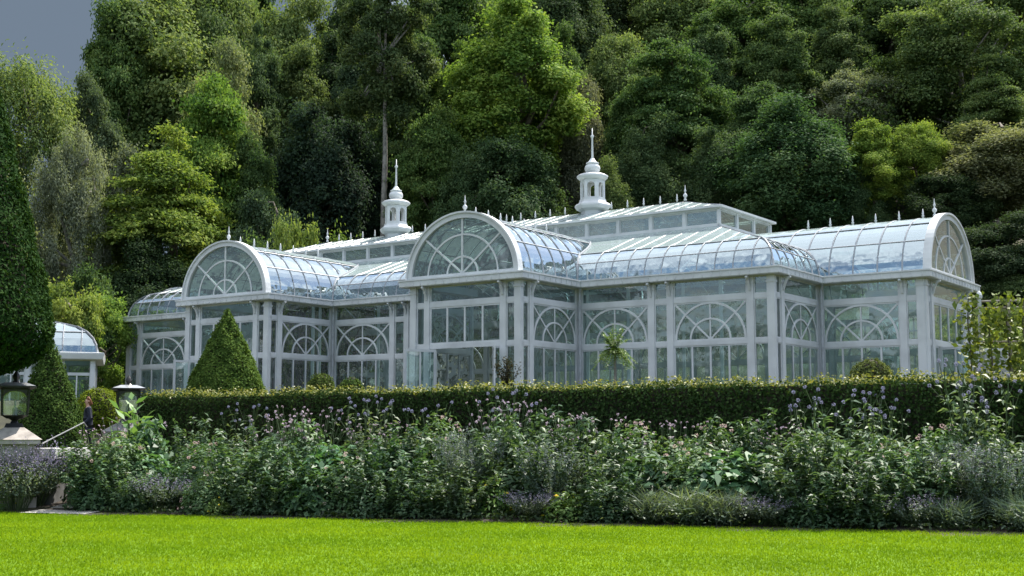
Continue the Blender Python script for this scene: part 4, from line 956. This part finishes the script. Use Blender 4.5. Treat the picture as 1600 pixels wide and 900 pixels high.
tq = pix(1530, 470, 37); tz = float(terr(tq.x, tq.y)); dirr = Vector((.95, -.30, 0)).normalized()
o = empty('trellis', (tq.x, tq.y, tz), label='grey timber trellis with a white finial post behind the hedge at right', cat='trellis')
Ht = tq.z - tz
for k in range(5):
    p = dirr * (k * .78); mb = MB(); mb.box(p.x - .045, p.x + .045, p.y - .045, p.y + .045, -.1, Ht + .02); mb.build('trellis_post', M_WOOD if k else M_PAINT, o)
for z in (Ht - .02, Ht - .22, Ht - 1.2):
    mb = MB(); a, b = dirr * -.1, dirr * 3.4; mb.tube([(a.x, a.y, z), (b.x, b.y, z)], .035, 5); mb.build('crossbar', M_WOOD, o)
mb = MB(); mb.lathe([(.05, Ht), (.05, Ht + .04), (.09, Ht + .08), (.10, Ht + .16), (.06, Ht + .24), (.02, Ht + .29)], n=10); mb.build('finial', M_PAINT, o)
VINES = [(1512, 458, .35, 'slim bright vine beside the gable end of the right wing'), (1545, 470, .42, 'full leafy vine on the trellis by the white finial post'), (1572, 455, .40, 'tallest yellow green vine on the middle of the trellis'), (1598, 462, .45, 'vine at the right edge of the picture on the trellis')]
for i, (px, py, w, lab) in enumerate(VINES):
    q = pix(px, py, 36.7 - .25 * i); g = float(terr(q.x, q.y)); h = q.z - g
    o = empty('grape_vine', (q.x, q.y, g), label=lab, cat='vine', group='vines on the trellis')
    mb = MB(); arr = []
    mb.tube([(0, 0, -.1), (.04, .03, h * .35), (-.03, 0, h * .7), (.02, 0, h * .97)], [.03, .025, .02, .01], 6); mb.build('stem', M_BARK, o)
    k = 210; t = rng.random(k); c = np.stack([rng.normal(size=k) * w * .5, rng.normal(size=k) * .15, .3 + (h - .3) * t], 1)
    v, f = leaf_arrays(c, np.array([0, -.5, .5]) + rng.normal(size=(k, 3)) * .6, .13 + .11 * rng.random(k), .13, rng); arr.append((v, f, np.clip(rng.normal(.5, .22, k), 0, 1)))
    link_leafy('foliage', o, arr, M_LEAF_SOFT, (.135, .185, .030))
q = pix(1553, 545, 43); g = float(terr(q.x, q.y)); h = q.z - g
o = empty('cold_frame', (q.x, q.y, g), R(-20), label='small white garden frame seen between the vines', cat='garden frame')
mb = MB(); mb.box(-.45, .45, -.3, .3, h - .12, h); mb.build('lid', M_PAINT, o)
for sx in (-.40, .40):
    for sy in (-.25, .25): mb = MB(); mb.box(sx - .04, sx + .04, sy - .04, sy + .04, -.1, h - .12); mb.build('leg', M_PAINT, o)
mb = MB(); mb.box(-.36, .36, -.27, -.24, 0, h - .13); mb.build('front_panel', M_STEEL, o)

# ------------------------------------------------------------------ forest trees
def tree_proto(kind, seed):
    """(trunk mesh, crown mesh, width, height) of one tree, built at about its real size"""
    rng = np.random.default_rng(seed)
    spec = dict(broad=(9.5, 15, .32), tall=(7.5, 17, .36), spray=(8.5, 14, .16), birch=(8, 15, .22), dense=(9, 12, .12), bush=(5, 5, .03), open=(9, 16, .30), mast=(7, 22, .56))[kind]
    w, h, c0 = spec; zc = h * (c0 + 1) / 2; rz = h * (1 - c0) / 2; cl = []; out = []
    nclump = dict(broad=150, tall=140, spray=160, birch=140, dense=150, bush=55, open=105, mast=90)[kind]; per_ = dict(broad=900, tall=900, spray=700, birch=620, dense=900, bush=480, open=900, mast=900)[kind]
    lobes = rng.random(6) * 6.28
    for i in range(nclump):
        d = unit(rng.normal(size=3)); r = rng.uniform(.55, 1.0) ** .7
        a = math.atan2(d[1], d[0]); lob = 1 + .16 * math.sin(2 * a + lobes[0]) + .12 * math.sin(3 * a + lobes[1] + d[2] * 3)
        p = d * r * lob * np.array([w/2, w/2, rz]) * .86
        f = (p[2] + rz) / (2 * rz)                                  # 0 bottom .. 1 top
        taper = {'mast': 1.0 - .2 * f, 'tall': 1.08 - .42 * f, 'spray': 1.15 - .68 * f, 'broad': 1.0 - .25 * f, 'dense': 1.15 - .55 * f, 'birch': 1.1 - .55 * f, 'open': .75 + .35 * f, 'bush': 1}[kind]
        p[:2] *= taper; p[2] += zc
        cl.append(p)
    cl = np.array(cl); rad = (w * .5) * rng.uniform(.085, .25, nclump)
    lw = dict(broad=.185, tall=.18, spray=.18, birch=.15, dense=.175, bush=.14, open=.19, mast=.18)[kind]
    for p, r in zip(cl, rad):
        n = int(per_ * (r / (w * .115)) ** 1.6) + 30
        d = unit(rng.normal(size=(n, 3))); rr = (rng.random(n) ** .45)[:, None]
        sq = {'spray': (1.35, 1.35, .42), 'birch': (.75, .75, 1.5), 'dense': (1.05, 1.05, .92)}.get(kind, (1.15, 1.15, .74))
        c = p + (d * rr * .88 + rng.normal(size=(n, 3)) * .20) * r * np.array(sq)
        if kind == 'spray': o_ = unit(np.array([p[0], p[1], 0])); c = c - np.array([0, 0, 1]) * (((c - p) * o_).sum(1, keepdims=True)) * .22
        out.append((c, d * (.6 if kind != 'spray' else .2) + np.array([p[0] / w, p[1] / w, .75]) + rng.normal(size=(n, 3)) * .45, n))
    # stray twigs of leaves that break the outline
    n = 2600; d = unit(rng.normal(size=(n, 3))); i = rng.integers(0, nclump, n); out.append((cl[i] + d * rad[i][:, None] * rng.uniform(1.0, 1.45, n)[:, None], rng.normal(size=(n, 3)) + (0, 0, .6), n))
    C = np.concatenate([a for a, _, _ in out]); Nn = np.concatenate([b for _, b, _ in out]); N = len(C)
    L = lw * (.65 + .7 * rng.random(N)); al = np.array([0, 0, -1.]) if kind == 'birch' else None
    v, f = leaf_arrays(C, Nn, L, L * (.42 if kind == 'birch' else .6), rng, None if al is None else np.repeat(al[None], N, 0))
    ct = np.repeat(rng.normal(0, .15, len(out)), [k for _, _, k in out])
    crown = np_mesh('crown', v, f, M_LEAF, np.clip(rng.normal(.5, .2, N) + ct, 0, 1))
    tb = MB(); th = h * .86; r0 = (.022 * h + .03) * (.62 if kind == 'mast' else 1)
    wb = .010 if kind == 'mast' else .10; tp_ = [np.array([rng.normal() * wb * k, rng.normal() * wb * k, th * k / 7]) for k in range(8)]; tp_[0] = np.array([0, 0, -1.2])
    tb.tube(tp_, list(np.linspace(r0, .05, 8)), 7)
    for p in cl[rng.permutation(nclump)[:18]]:
        k = max(6 if kind == 'mast' else 1, min(7, int((p[2] - .75 * math.hypot(p[0], p[1])) / th * 7 + .5))); b = tp_[k]; m_ = (b + p) / 2 + rng.normal(size=3) * .25 - (0, 0, .3)
        tb.tube([b, m_, p], [r0 * .33, r0 * .2, .03], 5, cap=False)
    trunk = tb.mesh('trunk', M_BARK if kind not in ('birch', 'open', 'mast') else M_BARK_PALE, True)
    return trunk, crown, w, h
TP = {}
def tree(kind, v, px, ytop, Y, wpx, color, label, name='forest_tree', cat='tree', group='trees of the wooded hillside', lean=0):
    if (kind, v) not in TP: TP[kind, v] = tree_proto(kind, hash_(kind) + 31 * v)
    tr_, cr_, w, h = TP[kind, v]
    q = pix(px, ytop, Y); g = float(terr(q.x, q.y)); H = max(2.0, q.z - g); W = wpx * (1.12 if name == 'forest_tree' else 1.1) / FPX * Y
    o = empty(name, (q.x, q.y, g), random.Random(px * 7 + ytop).random() * 6.28, label=label, cat=cat, group=group)
    sx, sz = W / w, H / h
    o.scale = (sx, sx, sz)
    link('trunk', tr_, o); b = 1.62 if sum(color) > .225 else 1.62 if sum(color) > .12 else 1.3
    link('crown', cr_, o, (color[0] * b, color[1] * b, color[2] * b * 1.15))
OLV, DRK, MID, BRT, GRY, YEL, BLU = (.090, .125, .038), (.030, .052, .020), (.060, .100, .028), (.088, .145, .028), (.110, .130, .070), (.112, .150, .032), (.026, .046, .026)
TREES = [
 # kind, variant, x, ytop, depth, width px, colour, label
 ('birch', 0, 42, 58, 92, 270, OLV, 'olive drooping birch whose top stands below the slate sky'),
 ('birch', 1, 115, 185, 84, 150, (.135, .155, .095), 'silvery grey leaved tree under the olive birch'),
 ('birch', 2, -30, 190, 78, 220, GRY, 'silvery tree half cut by the left edge'),
 ('broad', 0, 265, -15, 118, 290, OLV, 'big pale olive tree whose crown touches the slate sky'),
 ('tall', 0, 185, -12, 112, 150, MID, 'mid green tree at the left edge of the big olive crown'),
 ('broad', 1, 345, 70, 106, 150, (.125, .150, .060), 'pale clustered tree below the big olive crown'),
 ('spray', 0, 335, 95, 98, 190, BRT, 'bright green layered tree with its branches showing'),
 ('spray', 1, 262, 205, 88, 250, (.098, .138, .028), 'yellow green layered tree above the left gable'),
 ('dense', 0, 195, 215, 94, 150, GRY, 'grey green rounded tree left of the yellow green layered one'),
 ('dense', 1, 235, 370, 84, 190, DRK, 'dark low tree behind the far left roof'),
 ('broad', 2, 455, -30, 126, 200, OLV, 'olive tree at the top edge left of the dark hollow'),
 ('tall', 1, 520, 60, 122, 150, DRK, 'dark narrow tree above the hollow'),
 ('dense', 2, 505, 150, 104, 220, BLU, 'blackish green tree filling the dark hollow'),
 ('dense', 0, 425, 285, 88, 150, (.045, .072, .036), 'grey green round tree behind the left vault'),
 ('dense', 1, 575, 215, 108, 140, BLU, 'blackish tree behind the left cupola'),
 ('mast', 0, 604, -75, 100, 150, (.055, .080, .030), 'tree with a long bare pale trunk above the left cupola'),
 ('spray', 2, 678, 150, 99, 135, MID, 'mid green layered tree right of the left cupola'),
 ('broad', 0, 700, -60, 132, 220, MID, 'green crown on the top edge above the left cupola'),
 ('tall', 0, 800, -10, 104, 220, (.100, .158, .030), 'sunlit bright green tree with a tall dark trunk in the centre'),
 ('dense', 2, 800, 195, 98, 210, (.038, .066, .026), 'dark tree at the foot of the sunlit central tree'),
 ('dense', 0, 905, 105, 108, 130, (.085, .095, .052), 'brownish grey tree behind the right cupola'),
 ('broad', 1, 880, -60, 128, 180, (.045, .070, .026), 'dark crown on the top edge right of the sunlit central tree'),
 ('broad', 2, 970, 35, 118, 140, OLV, 'olive round crown above the right cupola'),
 ('dense', 1, 945, 250, 96, 110, (.065, .095, .028), 'low green tree at the right cupola base'),
 ('spray', 0, 1052, 50, 104, 190, (.055, .095, .030), 'tall green layered tree right of the right cupola'),
 ('broad', 0, 1060, -70, 134, 200, OLV, 'pale olive crown on the top edge right of the centre'),
 ('tall', 1, 1150, -30, 122, 190, MID, 'tall mid green tree above the clerestory end'),
 ('dense', 2, 1130, 190, 98, 150, (.042, .070, .028), 'dark tree above the corner of the clerestory'),
 ('dense', 1, 1225, 150, 94, 250, (.040, .076, .028), 'broad dark rounded tree above the right vault'),
 ('broad', 1, 1265, -60, 126, 210, MID, 'green crown on the top edge above the dark rounded tree'),
 ('open', 1, 1335, 95, 110, 150, GRY, 'pale grey green tree behind the bright yellow green pair'),
 ('tall', 0, 1362, 185, 92, 105, (.105, .158, .026), 'left one of the two bright yellow green trees above the right vault'),
 ('broad', 2, 1432, 180, 93, 110, (.112, .160, .026), 'right one of the two bright yellow green trees above the right gable'),
 ('tall', 0, 1395, -50, 122, 190, (.050, .082, .028), 'dark green tree on the top edge above the yellow green pair'),
 ('open', 2, 1500, -30, 108, 220, (.070, .105, .034), 'green tree with visible pale limbs at the upper right'),
 ('broad', 2, 1590, -80, 116, 200, OLV, 'lighter crown in the upper right corner'),
 ('dense', 0, 1560, 175, 92, 260, (.100, .112, .052), 'large olive grey tree with pale tips at the right edge'),
 ('dense', 2, 1480, 260, 90, 150, DRK, 'dark tree behind the right gable'),
 ('broad', 1, 1565, 335, 70, 190, (.034, .056, .024), 'dark low tree behind the trellis'),
 ('broad', 1, 1460, 70, 114, 140, (.062, .090, .034), 'mid green tree between the yellow green pair and the pale limbs'),
 ('broad', 2, 560, -40, 134, 170, DRK, 'dark crown on the top edge left of the long bare trunk'),
 ('tall', 1, 390, -60, 138, 170, MID, 'tall crown behind the big olive tree'),
 ('dense', 0, 1010, 175, 100, 140, (.048, .078, .030), 'green tree behind the ridge finials'),
 ('dense', 2, 1330, 250, 92, 120, (.046, .078, .030), 'dark green tree behind the right vault ridge'),
 ('dense', 1, 730, 235, 96, 130, (.042, .072, .028), 'dark green tree between the cupolas'),
 ('broad', 1, 305, -75, 124, 190, (.080, .115, .034), 'high green crown at the right end of the slate sky patch'),
 ('broad', 2, 375, -45, 128, 170, (.085, .120, .036), 'olive crown on the top edge right of the big pale olive tree'),
 ('tall', 1, 150, 110, 96, 110, (.060, .085, .040), 'grey green upright tree between the olive birch and the pale clustered tree'),
 ('tall', 2, 405, 30, 112, 110, (.050, .080, .030), 'narrow dark green tree right of the bright layered tree'),
 ('spray', 0, 395, 190, 96, 110, (.048, .080, .026), 'small dark layered tree between the bright layered tree and the hollow'),
 ('tall', 0, 470, 60, 116, 130, (.075, .105, .034), 'upright olive tree left of the dark hollow'),
 ('tall', 2, 560, 60, 116, 110, (.036, .060, .028), 'slim dark tree left of the pale mast like trunk'),
 ('spray', 1, 650, 20, 112, 150, (.055, .090, .030), 'layered tree right of the pale mast like trunk'),
 ('tall', 2, 720, 60, 112, 120, (.075, .120, .026), 'fresh green upright tree left of the sunlit central tree'),
 ('tall', 1, 865, 40, 112, 110, (.060, .100, .026), 'green upright tree right of the sunlit central trunk'),
 ('spray', 2, 985, 110, 106, 120, (.060, .100, .034), 'layered green tree right of the right cupola spire'),
 ('broad', 0, 968, -100, 140, 190, (.060, .085, .034), 'high crown on the top edge above the olive round crown'),
 ('tall', 2, 1105, 20, 112, 120, (.050, .082, .030), 'upright green tree above the upper roof corner'),
 ('tall', 0, 1205, 20, 112, 130, (.062, .098, .032), 'upright fresh green tree above the broad dark rounded tree'),
 ('spray', 0, 1180, 120, 102, 130, (.050, .085, .030), 'layered tree left of the broad dark rounded tree'),
 ('tall', 1, 1315, 10, 116, 120, (.066, .098, .034), 'upright tree behind the pale grey green one'),
 ('dense', 1, 1300, 215, 94, 120, (.040, .070, .028), 'dark tree at the left foot of the bright yellow green pair'),
 ('broad', 2, 1345, -90, 142, 200, (.055, .085, .030), 'high crown on the top edge right of the centre'),
 ('tall', 2, 1450, 10, 116, 120, (.056, .088, .030), 'upright dark green tree left of the pale limbs'),
 ('spray', 1, 1545, 90, 102, 140, (.075, .110, .036), 'layered tree below the pale limbs at upper right'),
 ('broad', 1, 1480, -110, 142, 200, (.052, .080, .030), 'high crown on the top edge behind the pale limbs'),
 ('broad', 0, 1170, -110, 144, 200, (.060, .088, .032), 'high crown on the top edge above the tall mid green tree'),
 ('broad', 1, 790, -120, 142, 200, (.052, .082, .028), 'high crown behind the sunlit central tree'),
 ('broad', 2, 860, -130, 146, 200, (.052, .078, .030), 'high dark crown on the top edge between centre and right cupola'),
 ('broad', 2, 1590, 420, 68, 150, (.050, .078, .028), 'rounded dark green tree low behind the trellis vines'),
 ('dense', 2, 1640, 380, 70, 150, (.042, .066, .026), 'dark tree cut by the right edge above the vines'),
]
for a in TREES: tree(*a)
BUSHES = [
 ('bush', 0, 100, 425, 70, 120, YEL, 'sunlit yellow green bush behind the small pavilion'), ('bush', 1, 165, 455, 74, 110, BRT, 'bright green bush left of the far left roof corner'), ('bush', 2, 150, 400, 80, 120, (.055, .09, .03), 'green bush above the small pavilion'),
 ('bush', 1, 470, 335, 84, 110, YEL, 'yellow green bush above the left end of the ridge'), ('bush', 2, 545, 345, 84, 110, (.10, .14, .03), 'arching green bush left of the left cupola'), ('bush', 0, 1590, 470, 62, 120, YEL, 'sunlit bush seen between the vines'), ('bush', 2, 1570, 500, 58, 120, (.13, .17, .04), 'pale green bush between the trellis posts'), ('bush', 0, 1640, 470, 60, 130, (.11, .15, .03), 'bright bush at the right edge behind the trellis'), ('bush', 1, 1525, 490, 60, 90, (.14, .17, .05), 'pale sunlit bush left of the trellis'), ('bush', 0, 395, 355, 84, 100, MID, 'small green bush behind the left vault finials'), ('bush', 2, 205, 480, 80, 90, (.04, .07, .025), 'dark bush beside the far left corner of the glasshouse')]
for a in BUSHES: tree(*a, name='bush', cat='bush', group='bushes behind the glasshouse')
# unseen treeline behind the camera, added and extended left to darken the glass reflections
rng = np.random.default_rng(78); cs = []
for k_ in range(170):
    X, Y = (rng.uniform(-130, 150), rng.uniform(-62, -48)) if k_ < 100 else (rng.uniform(-112, -96), rng.uniform(-60, 60)); hh = rng.uniform(9, 20); w = rng.uniform(3.5, 6); n = 900
    d = unit(rng.normal(size=(n, 3))); cs.append(np.array([X, Y, hh * .5]) + d * (rng.random(n) ** .4)[:, None] * np.array([w, w, hh * .5]))
C = np.concatenate(cs); n = len(C)
v, f = leaf_arrays(C, rng.normal(size=(n, 3)) + (0, 0, .5), .75, .5, rng)
tag(link('treeline', np_mesh('treeline', v, f, M_LEAF, rng.random(n)), color=(.05, .08, .03)), kind='stuff')
# far mass of the wood behind the trees one can tell apart, and undergrowth on the slope
rng = np.random.default_rng(77); cs = []
for k_ in range(1100):
    Y = rng.uniform(106, 160) if k_ < 850 else rng.uniform(138, 168); px = rng.uniform(-60, 1660); X = (px - 800) / FPX * Y
    if px < 330 and Y > 112: continue
    g = float(terr(X, Y)); hh = rng.uniform(8, 16) + (6 if k_ >= 850 else 0); w = rng.uniform(2.6, 4.4); n = 760
    d = unit(rng.normal(size=(n, 3))); cs.append(np.array([X, Y, g + hh * .55]) + d * (rng.random(n) ** .4)[:, None] * np.array([w, w, hh * .5]))
C = np.concatenate(cs); n = len(C)
v, f = leaf_arrays(C, rng.normal(size=(n, 3)) + (0, 0, .8), .34, .22, rng)
tag(link('woods', np_mesh('woods', v, f, M_LEAF, np.clip(rng.normal(.5, .22, n), 0, 1)), color=(.060, .096, .034)), kind='stuff')
